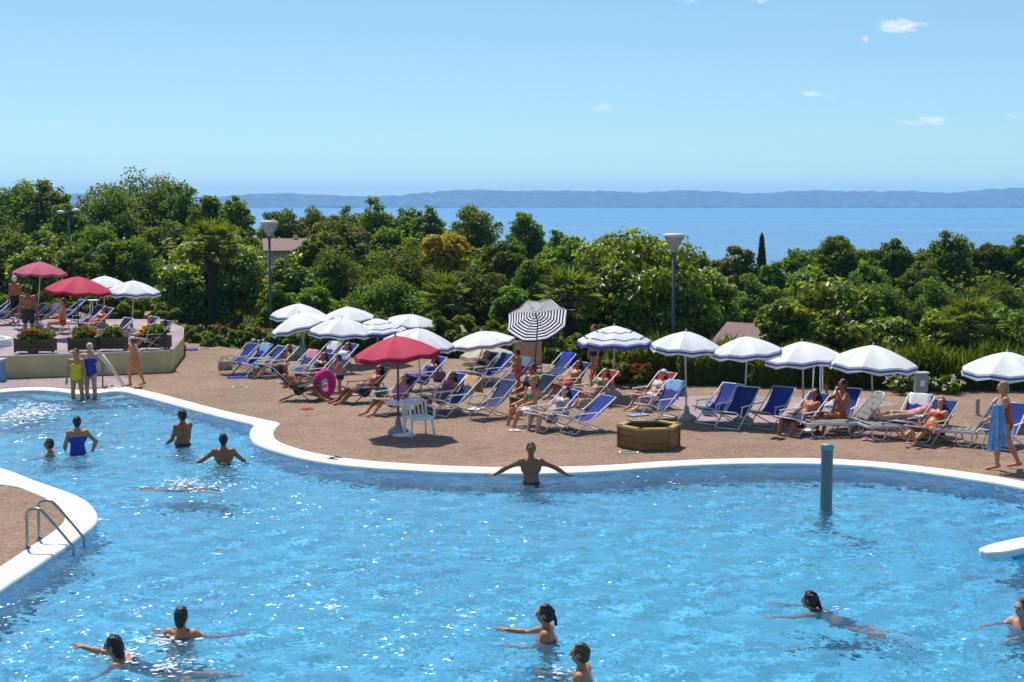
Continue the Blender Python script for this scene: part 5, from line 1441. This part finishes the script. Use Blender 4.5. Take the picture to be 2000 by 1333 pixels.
parasol(1457, 657, 1452, 826, 69, 'white', 'white parasol, third of the right row, above the pair of blue chairs', (0, -3))
parasol(1566, 667, 1569, 812, 76, 'white', 'white parasol, fourth of the right row, by the brown bather', (0, -4))
parasol(1706, 674, 1706, 822, 87, 'white', 'widest white parasol, fifth of the right row', (0, 2))
parasol(1968, 687, 1966, 830, 88, 'white', 'rightmost white parasol above the walking woman', (0, 0))
parasol(772, 656, 778, 848, 85, 'red', 'bright red parasol over the round white table', (0, -5), pole=M_darkpole, pole_r=.024)
parasol(78, 511, 72, 640, 53, 'faded', 'faded pink-red parasol at the back of the terrace', (0, 2), z0=TZ)
parasol(153, 540, 154, 660, 65, 'red', 'bright red parasol at the front of the terrace', (0, 4), z0=TZ, pole=M_darkpole)
parasol(204, 539, 200, 640, 46, 'plain', 'white parasol behind the red one on the terrace', (0, 0), z0=TZ)
parasol(260, 548, 257, 652, 53, 'white', 'white blue-edged parasol at the right end of the terrace', (0, 1), z0=TZ)

# ------------------------------------------------------------------ deck chairs (top pixel -> foot pixel)
def ch(tx, ty, label, z0=0.0, rz=130, **k):
    sc = (ty + 75 - 395) / (5.0 - z0)
    for _ in range(4):
        gy = ty + .84 * sc + .32 * sc * (5 - z0) / 38; sc = (gy - 395) / (5.0 - z0)
    rz += rng.uniform(-7, 7); k.setdefault('frame', rng.choice([M_white, M_white, M_frame2])); k.setdefault('fabric', rng.choice([M_navy, M_navy, M_navy2]))
    a = R(rz); dx = math.sin(a) * .60 * sc
    return deck_chair(tx - dx, gy - 4, label, rz, z0=z0, **k)
M_frame2 = mat('cream_frame_paint', (0.52, 0.46, 0.36), 0.45, 0.5, noise=(6, .1, None))
M_navy2 = mat('worn_navy_canvas', (0.028, 0.042, 0.18), 0.8, 0.2, noise=(3, .3, None), bump=(90, .25, .004), objcol=.15)
chairs = {}
for key, tx, ty, lab, kw in [
    ('a1', 491, 674, 'blue deck chair farthest left on the main deck', {}), ('a2', 519, 675, 'deck chair under a pale blue towel, second from the left', {}), ('a3', 549, 679, 'blue deck chair third from the left beside the olive one', {}),
    ('a4', 571, 679, 'olive deck chair in the left group', dict(fabric=M_olivec)), ('b1', 612, 688, 'dark blue deck chair right of the grey umbrella pole', dict(fabric=M_slate)), ('b2', 641, 694, 'blue deck chair behind the reclining bather on the left', {}),
    ('b3', 652, 672, 'dark blue deck chair at the back of the left group', dict(fabric=M_slate)), ('b4', 687, 675, 'blue deck chair just left of the red parasol', {}), ('b5', 668, 705, 'blue deck chair behind the magenta swim ring', {}),
    ('c1', 803, 738, 'blue deck chair under the red parasol with a bather in it', {}), ('c2', 895, 733, 'blue deck chair left of the twin chairs by the table', {}), ('c3', 926, 740, 'faded blue deck chair, right one of the pair by the table', dict(fabric=M_slate)),
    ('c4', 995, 746, 'faded blue deck chair standing alone in the middle front', dict(fabric=M_slate)), ('d1', 961, 691, 'blue deck chair, left of the back pair under the red-edged parasol', {}), ('d2', 993, 693, 'blue deck chair, right of the back pair left of the striped parasol', {}),
    ('d3', 1029, 702, 'deck chair under a white and blue towel', {}), ('d4', 1113, 693, 'blue deck chair right of the striped parasol', {}), ('d5', 1142, 711, 'blue deck chair in front of the one by the palm trunk', {}),
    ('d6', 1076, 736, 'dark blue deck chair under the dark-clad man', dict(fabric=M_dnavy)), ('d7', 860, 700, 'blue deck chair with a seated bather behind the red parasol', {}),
    ('e1', 1196, 726, 'red deck chair by the lined umbrella pole', dict(fabric=M_redc, group='red deck chairs')), ('e2', 1308, 731, 'red deck chair with the bather in a white cap', dict(fabric=M_redc, group='red deck chairs')),
    ('e3', 1326, 748, 'blue deck chair in front of the red one with the white cap', {}), ('e4', 1184, 768, 'blue low deck chair in front left of the wooden planter', dict(recl=1)), ('e5', 1118, 764, 'blue deck chair under the bather with bent knees', {}),
    ('f1', 1437, 753, 'blue deck chair, left of the pair behind the cone foot', dict(rz=138)), ('f2', 1468, 760, 'blue deck chair, right of the pair behind the cone foot', dict(rz=138)), ('f3', 1539, 760, 'blue deck chair standing alone before the blade hedge', dict(rz=145)),
    ('f4', 1608, 771, 'blue deck chair with the brown bather in it', dict(rz=132)), ('f5', 1668, 763, 'dark blue deck chair left of the widest parasol pole', dict(rz=156)), ('f6', 1811, 776, 'blue deck chair, left of the pair by the grey notice box', dict(rz=138)),
    ('f7', 1858, 786, 'blue deck chair, right of the pair by the grey notice box', dict(rz=138)), ('f8', 1996, 792, 'blue deck chair behind the walking woman', dict(rz=138))]:
    chairs[key] = ch(tx, ty, lab, **kw)
for key, tx, ty, lab, kw in [
    ('t1', 16, 590, 'blue deck chair at the far left of the terrace', {}), ('t2', 36, 591, 'blue deck chair second from the left on the terrace', {}), ('t3', 82, 596, 'grey deck chair behind the man on the terrace', dict(fabric=M_slate)),
    ('t4', 106, 596, 'pale deck chair behind the seated bather on the terrace', dict(fabric=M_greyc)), ('t5', 158, 588, 'blue deck chair under the red terrace parasol', {}), ('t6', 193, 599, 'blue deck chair, left of the pair under the white terrace parasol', {}),
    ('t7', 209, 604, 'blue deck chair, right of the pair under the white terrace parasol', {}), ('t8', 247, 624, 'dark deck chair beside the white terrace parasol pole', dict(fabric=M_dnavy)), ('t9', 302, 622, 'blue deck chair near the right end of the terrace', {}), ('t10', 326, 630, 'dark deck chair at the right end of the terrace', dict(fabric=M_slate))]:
    chairs[key] = ch(tx, ty, lab, z0=TZ, **kw)
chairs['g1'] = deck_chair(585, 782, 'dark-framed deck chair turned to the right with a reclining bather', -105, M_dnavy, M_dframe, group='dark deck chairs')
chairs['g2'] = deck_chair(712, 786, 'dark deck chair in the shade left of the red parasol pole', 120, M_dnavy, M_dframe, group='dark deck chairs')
drape(chairs['a2'], M_cloth_lb, 'pale blue towel over the second deck chair from the left')
drape(chairs['d3'], M_cloth_w, 'white towel over the deck chair under the striped parasol')
drape(chairs['d4'], M_cloth_bl, 'royal blue towel over the deck chair by the palm trunk')
drape(chairs['t4'], M_cloth_w, 'white towel over the pale terrace deck chair')
lounger(1765, 855, 'white lounger under the sunbathers beside the right chair pair', 102, fabric=M_greyc, back=12)
lounger(1876, 868, 'white lounger with raised grey back near the walking woman', 62, back=62)
lounger(1650, 850, 'white lounger behind the teal column', 100, back=50, fabric=M_greyc)
monobloc(818, 852, 'white plastic armchair beside the round table', 205)
pedestal_table(789, 850, .41, .72, 'round white table under the bright red parasol')
pedestal_table(1598, 790, .20, 1.0, 'tall small white table behind the brown bather', legs=3)
pedestal_table(183, 628, .22, .8, 'small white table on the terrace behind the red parasol', z0=TZ, legs=3)
hex_planter(1267, 872, 'six-sided varnished wooden planter on the open deck')
M_boxgrey = mat('grey_cabinet', (0.30, 0.31, 0.36), 0.5, 0.4, noise=(4, .12, None))
t = thing('notice_box', 'grey box on a post by the hedge above the right chair pair', 'notice box', G(1797, 812, 0), R(8))
b = MB(); b.box((-.15, -.06, .55), (.15, .06, 1.0)); b.build('cabinet', M_boxgrey, t)
b = MB(); b.box((-.17, -.08, 1.002), (.17, .08, 1.03)); b.build('lid', M_white, t)
b = MB(); b.box((-.05, -.075, .70), (.06, -.063, .84)); b.build('plate', M_white, t)
b = MB(); b.tube([(0, 0, 0), (0, 0, .55)], .03, 8); b.build('post', M_boxgrey, t)
t = thing('bollard', 'short grey-blue bollard by the hedge near the walking woman', 'bollard', G(1909, 812, 0))
b = MB(); b.lathe([(.05, 0), (.05, .36), (.04, .40), (.001, .41)], 12); b.build('shaft', M_boxgrey, t, True)
b = MB(); b.lathe([(.08, 0), (.08, .02), (.05, .03)], 12); b.build('foot_plate', M_boxgrey, t)
# swim ring
t = thing('swim_ring', 'magenta inflatable ring propped upright among the left bathers', 'swim ring', G(634, 779, .0), R(52))
ring = MB(); n1, n2 = 28, 12; vs, fs = [], []
for i in range(n1):
    a = 6.2832 * i / n1
    for j in range(n2):
        q = 6.2832 * j / n2; rr = .27 + .11 * math.cos(q) * (1 + .02 * math.sin(a * 6)); vs.append((rr * math.cos(a), .11 * math.sin(q), .385 + rr * math.sin(a)))
for i in range(n1):
    for j in range(n2): fs.append((i * n2 + j, i * n2 + (j + 1) % n2, ((i + 1) % n1) * n2 + (j + 1) % n2, ((i + 1) % n1) * n2 + j))
link('tube', mesh_from('tube', vs, fs, True, M_cloth_mag), t)
b = MB(); b.tube([(0, -.115, .76), (0, -.14, .77)], .014, 8); b.build('valve', M_white, t)
# small things on the deck
flat_towel(470, 738, .75, .35, 12, M_cloth_bl, 'royal blue towel lying on the deck by the left chairs')
flat_towel(1725, 822, .6, .4, 20, M_cloth_lb, 'pale blue towel on the ground by the widest parasol')
flat_towel(348, 684, 1.3, .5, 5, M_cloth_bl, 'blue mat at the right end of the ochre wall')
def bag(px, py, w, h, m, label, z0=0.0, rz=10):
    t = thing('beach_bag', label, 'bag', G(px, py, z0), R(rz))
    b = MB(); vs = []
    for (k, z) in ((.9, 0), (1.04, h * .3), (1.0, h * .75), (.92, h)):
        for (x, y) in ((-1, -.5), (-.6, -.62), (.6, -.62), (1, -.5), (1, .5), (.6, .62), (-.6, .62), (-1, .5)): vs.append((x * w / 2 * k, y * w * .6 * k, z))
    fs = [(i * 8 + j, i * 8 + (j + 1) % 8, (i + 1) * 8 + (j + 1) % 8, (i + 1) * 8 + j) for i in range(3) for j in range(8)] + [tuple(range(8))[::-1], tuple(range(24, 32))]
    link('body', mesh_from('bag', vs, fs, True, m), t)
    for s in (-1, 1):
        hnd = MB(); hnd.tube([(-w * .22, s * w * .28, h * .95), (-w * .15, s * w * .22, h * 1.4), (w * .15, s * w * .22, h * 1.4), (w * .22, s * w * .28, h * .95)], .012, 5); hnd.build('handle', m, t)
    return t
M_wick = mat('wicker', (0.42, 0.33, 0.20), .85, .2, noise=(18, .3, None), bump=(40, 1, .02))
bag(440, 722, .42, .26, M_wick, 'pale wicker basket left of the first deck chairs')
bag(505, 727, .30, .24, cloth('dark_green_bag', (0.03, 0.09, 0.07)), 'dark green bag in front of the left deck chairs')
bag(540, 728, .30, .22, cloth('red_bag', (0.45, 0.03, 0.03)), 'small red bag by the third deck chair from the left')
bag(858, 745, .34, .28, cloth('mauve_bag', (0.20, 0.08, 0.16)), 'mauve bag behind the red parasol table')
bag(1050, 762, .32, .26, cloth('red_tote', (0.5, 0.05, 0.05)), 'red tote below the striped parasol', rz=40)
bag(1215, 745, .34, .28, cloth('yellow_bag', (0.55, 0.42, 0.08)), 'yellow bag behind the first red deck chair')
bag(65, 690, .3, .2, cloth('rose_bag', (0.5, 0.16, 0.2)), 'rose bag behind the leftmost flower box', TZ)
def slippers(px, py, m, label, rz):
    t = thing('flip_flops', label, 'flip-flops', G(px, py, .004), R(rz))
    for s in (-1, 1):
        b = MB(); pr = [(-.035, -.12), (.035, -.12), (.045, 0), (.05, .09), (.02, .14), (-.03, .13), (-.045, .03)]
        b.add([(x + s * .08, y, .0) for x, y in pr] + [(x + s * .08, y, .02) for x, y in pr], [tuple(range(7))[::-1], tuple(range(7, 14))] + [(i, (i + 1) % 7, 7 + (i + 1) % 7, 7 + i) for i in range(7)]); so = b.build('sole', m, t)
        st = MB(); st.tube([(s * .08 - .04, .0, .02), (s * .08, .07, .05), (s * .08 + .04, .0, .02)], .008, 5); st.build('strap', m, so)
slippers(655, 897, C_blk, 'dark flip-flops on the pool edge below the left deck chairs', 60)
slippers(213, 757, C_navy, 'dark flip-flops on the paving by the handrail', 20)
for px, py, lab in [(468, 757, 'white drain plate on the deck below the left chairs'), (1228, 884, 'white drain plate in front of the wooden planter'), (400, 682, 'pale drain plate on the path by the flower bed')]:
    t = thing('drain_plate', lab, 'drain cover', G(px, py, .004), R(rng.uniform(-4, 4)))
    b = MB(); b.box((-.2, -.1, 0), (.2, .1, .012)); b.build('plate', M_white, t)
    for i in range(5):
        s = MB(); s.box((-.16, -.07 + i * .032, .0122), (.16, -.058 + i * .032, .015)); s.build('slot', M_dframe, t)
# tan windbreak panel under the striped parasol
t = thing('windbreak', 'tan canvas windbreak standing behind the white towel chair', 'windbreak', G(1030, 728, 0), R(5))
b = MB()
for s in (-1, 1):
    p = MB(); p.tube([(s * .42, 0, 0), (s * .42, 0, .98)], .016, 6); p.build('pole', M_darkpole, t, True)
vs, fs = [], []
for i in range(9):
    for j in range(4): vs.append((-.42 + .105 * i, .03 * math.sin(i * 1.3), .1 + j * .28))
for i in range(8):
    for j in range(3): fs.append((i * 4 + j, (i + 1) * 4 + j, (i + 1) * 4 + j + 1, i * 4 + j + 1))
o = link('canvas', mesh_from('canvas', vs, fs, True, M_cloth_tan), t); o.modifiers.new('thick', 'SOLIDIFY').thickness = .008

# ------------------------------------------------------------------ bathers
S = SKIN; Hh = HAIR
def wat(px, py): return G(px, py, WZ)
def swim(label, px, py, above, rz, H, **k):
    s = H / 1.7
    return person(label, wat(px, py), rz, H, z_fix=above - .795 * s, **k)
swim('child up to the shoulders in the water at the far left', 98, 889, .33, 100, 1.55, skin=S[0], hair=Hh[0], clothes=[('trunks', C_navy)], ua=[(.3, .8, -.5), (-.3, .7, -.5)], fa=[(-.2, .8, .2), (0, 1, -.1)])
swim('woman in a blue swimsuit standing in the pool with one hand on her hip', 152, 884, .74, 25, 1.68, skin=S[0], hair=Hh[0], clothes=[('suit', C_blue)], ua=[(.75, -.1, -.75), (-.25, .3, -.9)], fa=[(-.35, .1, -.95), (.1, .8, -.6)])
swim('heavy man standing chest-out in the pool, turned to the left', 358, 869, .74, 55, 1.72, skin=S[2], hair=Hh[0], clothes=[('trunks', C_navy)], ua=[(.1, .2, -1), (-.15, .35, -1)], fa=[(-.1, .8, -.7), (.1, .9, -.5)], belly=.05, width=1.08)
swim('man seen from behind with both arms spread low over the water', 437, 904, .57, 8, 1.74, skin=S[2], hair=Hh[0], clothes=[('trunks', C_blk)], ua=[(.8, .05, -.75), (-.85, .1, -.6)], fa=[(.15, .1, -.9), (-.75, .1, -.5)])
person('swimmer face down in a splash in the left part of the pool', wat(352, 953), -95, 1.6, 'stand', skin=S[3], hair=Hh[0], clothes=[('trunks', C_grey)], up=(0, 1, .03), z_fix=-.13, head_up=(0, 1, .25), look=(0, .2, -1), ua=[(.5, .9, .15), (-.4, -.6, -.1)], fa=[(.1, 1, -.1), (-.1, -1, 0)], th=[(.08, -1, 0), (-.08, -1, -.06)], sh=[(0, -1, .08), (0, -1, .05)], ft=[(0, -1, -.2), (0, -1, -.2)])
swim('man leaning back on the pool edge with both arms spread along it', 1037, 943, .74, 180, 1.76, skin=S[2], hair=Hh[1], clothes=[('trunks', C_navy)], ua=[(.95, -.08, -.42), (-.95, -.08, -.42)], fa=[(1, -.12, -.62), (-1, -.12, -.62)], hand=[(1, -.05, -.12), (-1, -.05, -.12)])
swim('child with red straps seen from behind near the bottom left', 354, 1243, .35, -8, 1.6, skin=S[0], hair=Hh[0], clothes=[('suit', C_red)], ua=[(.7, .4, -.45), (-.7, .4, -.5)], fa=[(.8, .5, -.05), (-.3, .8, -.2)], hair_len=.05, vox=.010)
person('woman swimming left with one arm stretched far ahead at the bottom left', wat(296, 1292), 84, 1.66, 'stand', skin=S[0], hair=Hh[0], clothes=[('suit', C_navy)], up=(0, .80, .60), z_fix=-.30, head_up=(0, .12, 1), look=(0, 1, .05), ua=[(.15, 1, .16), (-.6, .3, -.5)], fa=[(.05, 1, .22), (-.2, .7, -.4)], th=[(.08, -1, -.42), (-.12, -1, -.30)], sh=[(0, -1, .05), (0, -1, -.25)], ft=[(0, -1, -.2), (0, -1, -.2)], hair_len=.10, vox=.010)
swim('girl with a pigtail turned left near the bottom centre', 1068, 1247, .40, 82, 1.62, skin=S[0], hair=Hh[0], clothes=[('suit', C_red)], ua=[(.2, 1, -.35), (-.3, .5, -.8)], fa=[(0, 1, .12), (0, 1, .1)], pony=True, vox=.010)
swim('boy with short hair at the very bottom of the frame', 1137, 1329, .40, 76, 1.62, skin=S[0], hair=Hh[1], clothes=[('trunks', C_blue)], ua=[(.2, .7, -.6), (-.2, .3, -.9)], fa=[(0, 1, .1), (0, 1, -.1)], vox=.010)
person('woman with a hair bun swimming left in the right part of the pool', wat(1640, 1196), 62, 1.62, 'stand', skin=S[0], hair=Hh[0], clothes=[('top', C_blk), ('bottom', C_blk)], up=(0, .70, .70), z_fix=-.40, head_up=(0, .12, 1), look=(0, 1, .05), ua=[(-.1, 1, -.02), (-.75, .65, -.12)], fa=[(0, 1, .0), (-.75, .9, .15)], th=[(.1, -1, -.55), (-.12, -1, -.4)], sh=[(0, -1, .0), (0, -1, -.3)], ft=[(0, -1, -.2), (0, -1, -.2)], pony=True, vox=.010)
swim('bather with reddish hair cut by the right frame edge', 1998, 1222, .33, 118, 1.6, skin=S[3], hair=Hh[1], clothes=[('trunks', C_navy)], ua=[(.4, .8, -.35), (-.4, .8, -.35)], fa=[(-.1, 1, -.1), (.1, 1, -.1)], vox=.010)
# on the pool steps and walking
person('woman in a yellow swimsuit standing on the pool steps', wat(151, 776), 178, 1.60, skin=S[0], hair=Hh[1], clothes=[('suit', C_yel)], z_fix=.52, ua=[(.3, .05, -1), (-.22, 0, -1)], th=[(.06, .05, -1), (-.1, -.02, -1)])
person('white-haired woman in a blue swimsuit holding the handrail', wat(178, 774), 172, 1.66, skin=S[1], hair=Hh[3], clothes=[('suit', C_blue)], z_fix=.62, ua=[(.2, 0, -1), (-.75, .15, -.6)], fa=[(.1, .2, -1), (-.5, .3, -.6)], width=1.1, belly=.02)
person('child in orange shorts and a white cap walking on the paving', G(264, 755), 85, 1.36, 'walk', skin=S[0], hair=Hh[1], clothes=[('shorts', C_org)], hat=C_wht)
wom = person('woman in a rust swimsuit walking left with a pale blue towel', G(1960, 917), 80, 1.66, 'walk', skin=S[0], hair=Hh[2], clothes=[('suit', C_rust)], ua=[(.1, -.2, -1), (-.2, .35, -.9)], fa=[(.05, .15, -1), (-.05, .85, -.35)], hair_len=.03)
def hanging_towel(px, ytop, ybot, Y, wtop, wbot, m, label):
    a, b = at(px, ytop, Y), at(px, ybot, Y); L = a.z - b.z
    t = thing('towel', label, 'towel', (a.x, Y, b.z), R(10)); n, k = 13, 14; vs, fs = [], []
    for i in range(n):
        f = i / (n - 1); w_ = wtop + (wbot - wtop) * f ** .6
        for j in range(k):
            g = j / (k - 1) * 2 - 1
            vs.append((g * w_ / 2, .05 * math.sin(j * 1.7 + i * .12) * (.4 + f) + .03 * math.sin(j * .9), L * (1 - f) + (.05 * g if i == n - 1 else 0)))
    for i in range(n - 1):
        for j in range(k - 1): fs.append((i * k + j, (i + 1) * k + j, (i + 1) * k + j + 1, i * k + j + 1))
    o = link('cloth', mesh_from('towel', vs, fs, True, m), t); o.modifiers.new('thick', 'SOLIDIFY').thickness = .012
    return t
hanging_towel(1950, 790, 878, wom.location.y - .25, .14, .34, M_cloth_lb, 'pale blue towel hanging from the walking woman\'s hand')
person('child standing with hands raised to the chest beside the swim ring', G(664, 784), 95, 1.16, skin=S[0], hair=Hh[1], clothes=[('brief', C_navy)], ua=[(.2, .5, -.8), (-.2, .5, -.8)], fa=[(-.2, .5, .8), (.2, .5, .8)])
# in the chairs
def seated(key, label, H=1.66, pose='recline', dz=.30, dy=-.02, **k):
    c = chairs[key]; a = c.rotation_euler.z
    p = c.location + Vector((-math.sin(a) * dy, math.cos(a) * dy, 0))
    return person(label, p, math.degrees(a), H, pose, z_fix=dz, **k)
seated('g1', 'bather reclining to the right in the dark-framed chair', skin=S[2], hair=Hh[1], clothes=[('trunks', C_blk)], fa=[(-.1, .8, .5), (.1, .8, .5)])
seated('g2', 'shaded bather in the dark chair left of the red parasol pole', skin=S[2], hair=Hh[0], clothes=[('trunks', C_navy)])
seated('c1', 'bather in pink sitting under the bright red parasol', 1.62, skin=S[0], hair=Hh[1], clothes=[('shirt', C_pnk), ('bottom', C_blk)])
seated('d7', 'bather in a blue dress seated behind the red parasol', 1.62, skin=S[2], hair=Hh[0], clothes=[('dress', C_blue)])
seated('d6', 'dark-clad man sitting under the striped parasol', 1.74, 'sit', dz=.36, skin=S[2], hair=Hh[0], clothes=[('shirt', C_navy), ('shorts', C_blk)])
seated('e5', 'bather lying with bent knees, feet on the deck, in front of the others', 1.70, skin=S[1], hair=Hh[1], clothes=[('bottom', C_grey), ('top', C_grey)], th=[(.15, 1, .30), (-.15, 1, .22)], sh=[(.05, .25, -1), (-.05, .35, -1)], ft=[(.1, 1, -.2), (-.1, 1, -.2)])
c5 = chairs['e5']
person('bather in white shorts sitting close behind the one with bent knees', c5.location + Vector((-.42, .62, 0)), 118, 1.66, 'sit', z_fix=.34, skin=S[0], hair=Hh[2], clothes=[('shorts', C_wht), ('top', C_grn)], th=[(.15, 1, .12), (-.15, 1, .06)], sh=[(.05, .3, -1), (-.05, .4, -1)])
seated('e1', 'bather in green reclining in the first red deck chair', 1.62, skin=S[0], hair=Hh[1], clothes=[('top', C_grn), ('bottom', C_grn)], fa=[(-.1, .3, 1), (.1, .3, 1)], ua=[(.3, .3, -.6), (-.3, .3, -.6)])
seated('e2', 'bather in a white cap reclining in the second red deck chair', 1.66, skin=S[3], hair=Hh[1], clothes=[('bottom', C_wht), ('top', C_wht)], hat=C_wht, th=[(.1, 1, .35), (-.1, 1, .25)], sh=[(.0, .6, -.8), (0, .7, -.7)])
seated('f4', 'brown bather in dark trunks in the chair by the fourth umbrella', 1.74, skin=S[2], hair=Hh[0], clothes=[('trunks', C_navy)], th=[(.15, 1, .05), (-.15, 1, .0)], sh=[(.0, .35, -1), (0, .45, -1)])
person('brown bather with bent arms sitting behind the teal column', G(1640, 846), 105, 1.66, 'sit', z_fix=.40, skin=S[2], hair=Hh[0], clothes=[('brief', C_red)], th=[(.15, 1, .1), (-.15, 1, .1)], ua=[(.4, .5, -.4), (-.4, .5, -.4)], fa=[(-.2, .3, .9), (.2, .3, .9)])
person('pink-skinned sunbather lying on the white lounger by the right chair pair', G(1785, 853) + Vector((.0, 0, 0)), 102, 1.66, 'lie', z_fix=.47, skin=S[1], hair=Hh[2], clothes=[('top', C_pnk), ('bottom', C_pnk)])
seated('f7', 'sunbather stretching tanned legs from the right chair of the pair', 1.62, skin=S[0], hair=Hh[1], clothes=[('top', C_red), ('bottom', C_red)], th=[(.1, 1, .12), (-.1, 1, .08)], sh=[(.0, 1, -.35), (0, 1, -.4)])
person('bather standing behind the lined umbrella, face hidden by it', G(1161, 752), 120, 1.62, skin=S[0], hair=Hh[1], clothes=[('top', C_navy), ('bottom', C_navy)])
# terrace
person('broad-backed man in dark shorts standing on the terrace', G(57, 668, TZ), 10, 1.72, skin=S[2], hair=Hh[0], clothes=[('shorts', C_dgrn)], width=1.15, belly=.03)
person('man standing under the pink parasol at the left edge', G(31, 634, TZ), 60, 1.72, skin=S[2], hair=Hh[3], clothes=[('shorts', C_dgrn)], width=1.05)
person('tanned bather sitting upright under the red terrace parasol', G(122, 652, TZ), 110, 1.66, 'sit', z_fix=.42, skin=S[0], hair=Hh[1], clothes=[('brief', C_red)])
seated('t10', 'sunbather lying in the chair at the right end of the terrace', 1.60, skin=S[3], hair=Hh[0], clothes=[('top', C_blk), ('bottom', C_blk)])
seated('t7', 'sunbather with red swimwear in the chair under the white terrace parasol', 1.60, skin=S[0], hair=Hh[1], clothes=[('top', C_red), ('bottom', C_red)])
seated('t9', 'sunbather half hidden by the right flower box', 1.60, skin=S[3], hair=Hh[2], clothes=[('suit', C_yel)])
pedestal_table(125, 650, .24, .40, 'low white stool under the seated terrace bather', z0=TZ, legs=3)

# more company under the central umbrellas
seated('b2', 'bather in a dark swimsuit in the chair behind the reclining left bather', 1.62, skin=S[2], hair=Hh[1], clothes=[('suit', C_blk)])
seated('b4', 'bather in white reclining just left of the red parasol', 1.62, skin=S[0], hair=Hh[1], clothes=[('shirt', C_wht), ('shorts', C_navy)])
seated('d5', 'tanned bather in the chair in front of the palm trunk', 1.66, skin=S[2], hair=Hh[0], clothes=[('trunks', C_red)])
seated('c2', 'bather in mauve half hidden behind the round table', 1.60, skin=S[2], hair=Hh[0], clothes=[('suit', cloth('mauve_swimsuit', (0.22, 0.06, 0.20)))])
seated('d1', 'bather lying in the left chair of the back pair', 1.60, skin=S[0], hair=Hh[2], clothes=[('top', C_blk), ('bottom', C_blk)])
seated('a4', 'bather stretched in the olive deck chair', 1.62, skin=S[1], hair=Hh[1], clothes=[('top', C_red), ('bottom', C_red)])
person('dark-haired child standing between the table and the striped parasol', G(1012, 770), 70, 1.15, skin=S[2], hair=Hh[0], clothes=[('brief', C_red)])
drape(chairs['b3'], M_cloth_w, 'white towel over the chair at the back of the left group')
drape(chairs['c3'], M_cloth_tan, 'tan towel over the faded chair by the table')
drape(chairs['e3'], M_cloth_lb, 'pale blue towel over the chair before the white cap')
drape(chairs['f6'], M_cloth_w, 'white towel over the left chair by the notice box')
drape(chairs['b1'], M_cloth_pk, 'pink towel over the chair right of the grey umbrella pole')
for px, py, w_, l_, rz_, m_, lab in [(690, 772, .5, .35, 30, M_cloth_pk, 'pink towel on the ground left of the red parasol'), (930, 800, .5, .3, 60, M_cloth_w, 'white towel on the ground by the twin chairs'), (1090, 838, .45, .3, 15, M_cloth_tan, 'tan towel on the ground by the bent knees'),
                                  (1245, 812, .5, .3, 35, M_cloth_lb, 'pale blue towel on the ground left of the cone foot'), (1580, 842, .4, .3, 10, M_cloth_w, 'white towel on the ground by the brown bather'), (1700, 858, .5, .35, 80, M_cloth_pk, 'pink towel on the ground right of the teal column')]:
    flat_towel(px, py, w_, l_, rz_, m_, lab)
slippers(1005, 842, C_wht, 'white flip-flops beside the bent-kneed bather', 100)
slippers(1520, 858, C_blk, 'dark flip-flops in front of the brown bather', 140)
slippers(600, 800, C_red, 'red flip-flops in front of the dark-framed chair', 40)
bag(745, 775, .32, .25, cloth('teal_bag', (0.04, 0.22, 0.26)), 'teal bag beside the bather in pink')
bag(1145, 800, .34, .26, M_wick, 'wicker basket between the bent knees and the low chair')
bag(1385, 812, .30, .24, cloth('sky_bag', (0.2, 0.42, 0.6)), 'sky blue bag beside the pair behind the cone foot')
bag(1690, 838, .32, .26, cloth('brown_bag', (0.2, 0.1, 0.05)), 'brown bag under the widest parasol')
bag(1828, 850, .34, .26, cloth('navy_bag', (0.03, 0.04, 0.15)), 'navy bag under the right chair pair')

# ------------------------------------------------------------------ splashes
M_foam = mat('foam', (0.82, 0.86, 0.88), 0.5, 0.4, noise=(20, .05, None))
def splash(px, py, rx, ry, n, label, hmax=.12, size=.03):
    c = wat(px, py); mb = MB()
    for i in range(n):
        a = rng.uniform(0, 6.283); q = abs(rng.gauss(0, .5)); x, y = math.cos(a) * q * rx, math.sin(a) * q * ry
        r = size * rng.uniform(.35, 1.2); z = max(0, rng.gauss(0, hmax * .4)) * (1 - min(1, q * .6))
        k = 6; prof = [(.001, -r * .4), (r, 0), (r * .7, r * .35), (.001, r * .5)]
        mb2 = MB(); mb2.lathe(prof, k); sx = rng.uniform(1, 2.4) if z < .02 else 1
        mb.add([(vx * sx + x, vy + y, vz + z + .006) for vx, vy, vz in mb2.v], mb2.f)
    o = mb.build('splash', M_foam, None, True, c); struct(o, 'stuff'); o['label'] = label
splash(40, 812, 1.0, 2.2, 420, 'white bubbling water at the far left of the pool', .22, .045)
splash(92, 800, .5, 1.5, 90, 'scattered drops right of the bubbling water', .08, .03)
splash(360, 948, .75, .5, 130, 'white spray around the face-down swimmer', .16, .03)
splash(418, 897, .35, .5, 45, 'foam by the man with both arms spread', .05, .025)
splash(455, 904, .2, .3, 25, 'foam behind the man with both arms spread', .04, .022)
splash(330, 1253, .5, .5, 80, 'foam around the child with red straps', .05, .022)
splash(240, 1282, .55, .35, 90, 'foam under the stretched arm of the swimming woman', .06, .022)
splash(330, 1305, .6, .4, 90, 'foam along the legs of the swimming woman', .05, .02)
splash(1100, 1320, .4, .4, 26, 'foam in front of the boy at the bottom', .03, .018)
splash(1630, 1192, .3, .3, 16, 'drops around the woman with the hair bun', .03, .016)
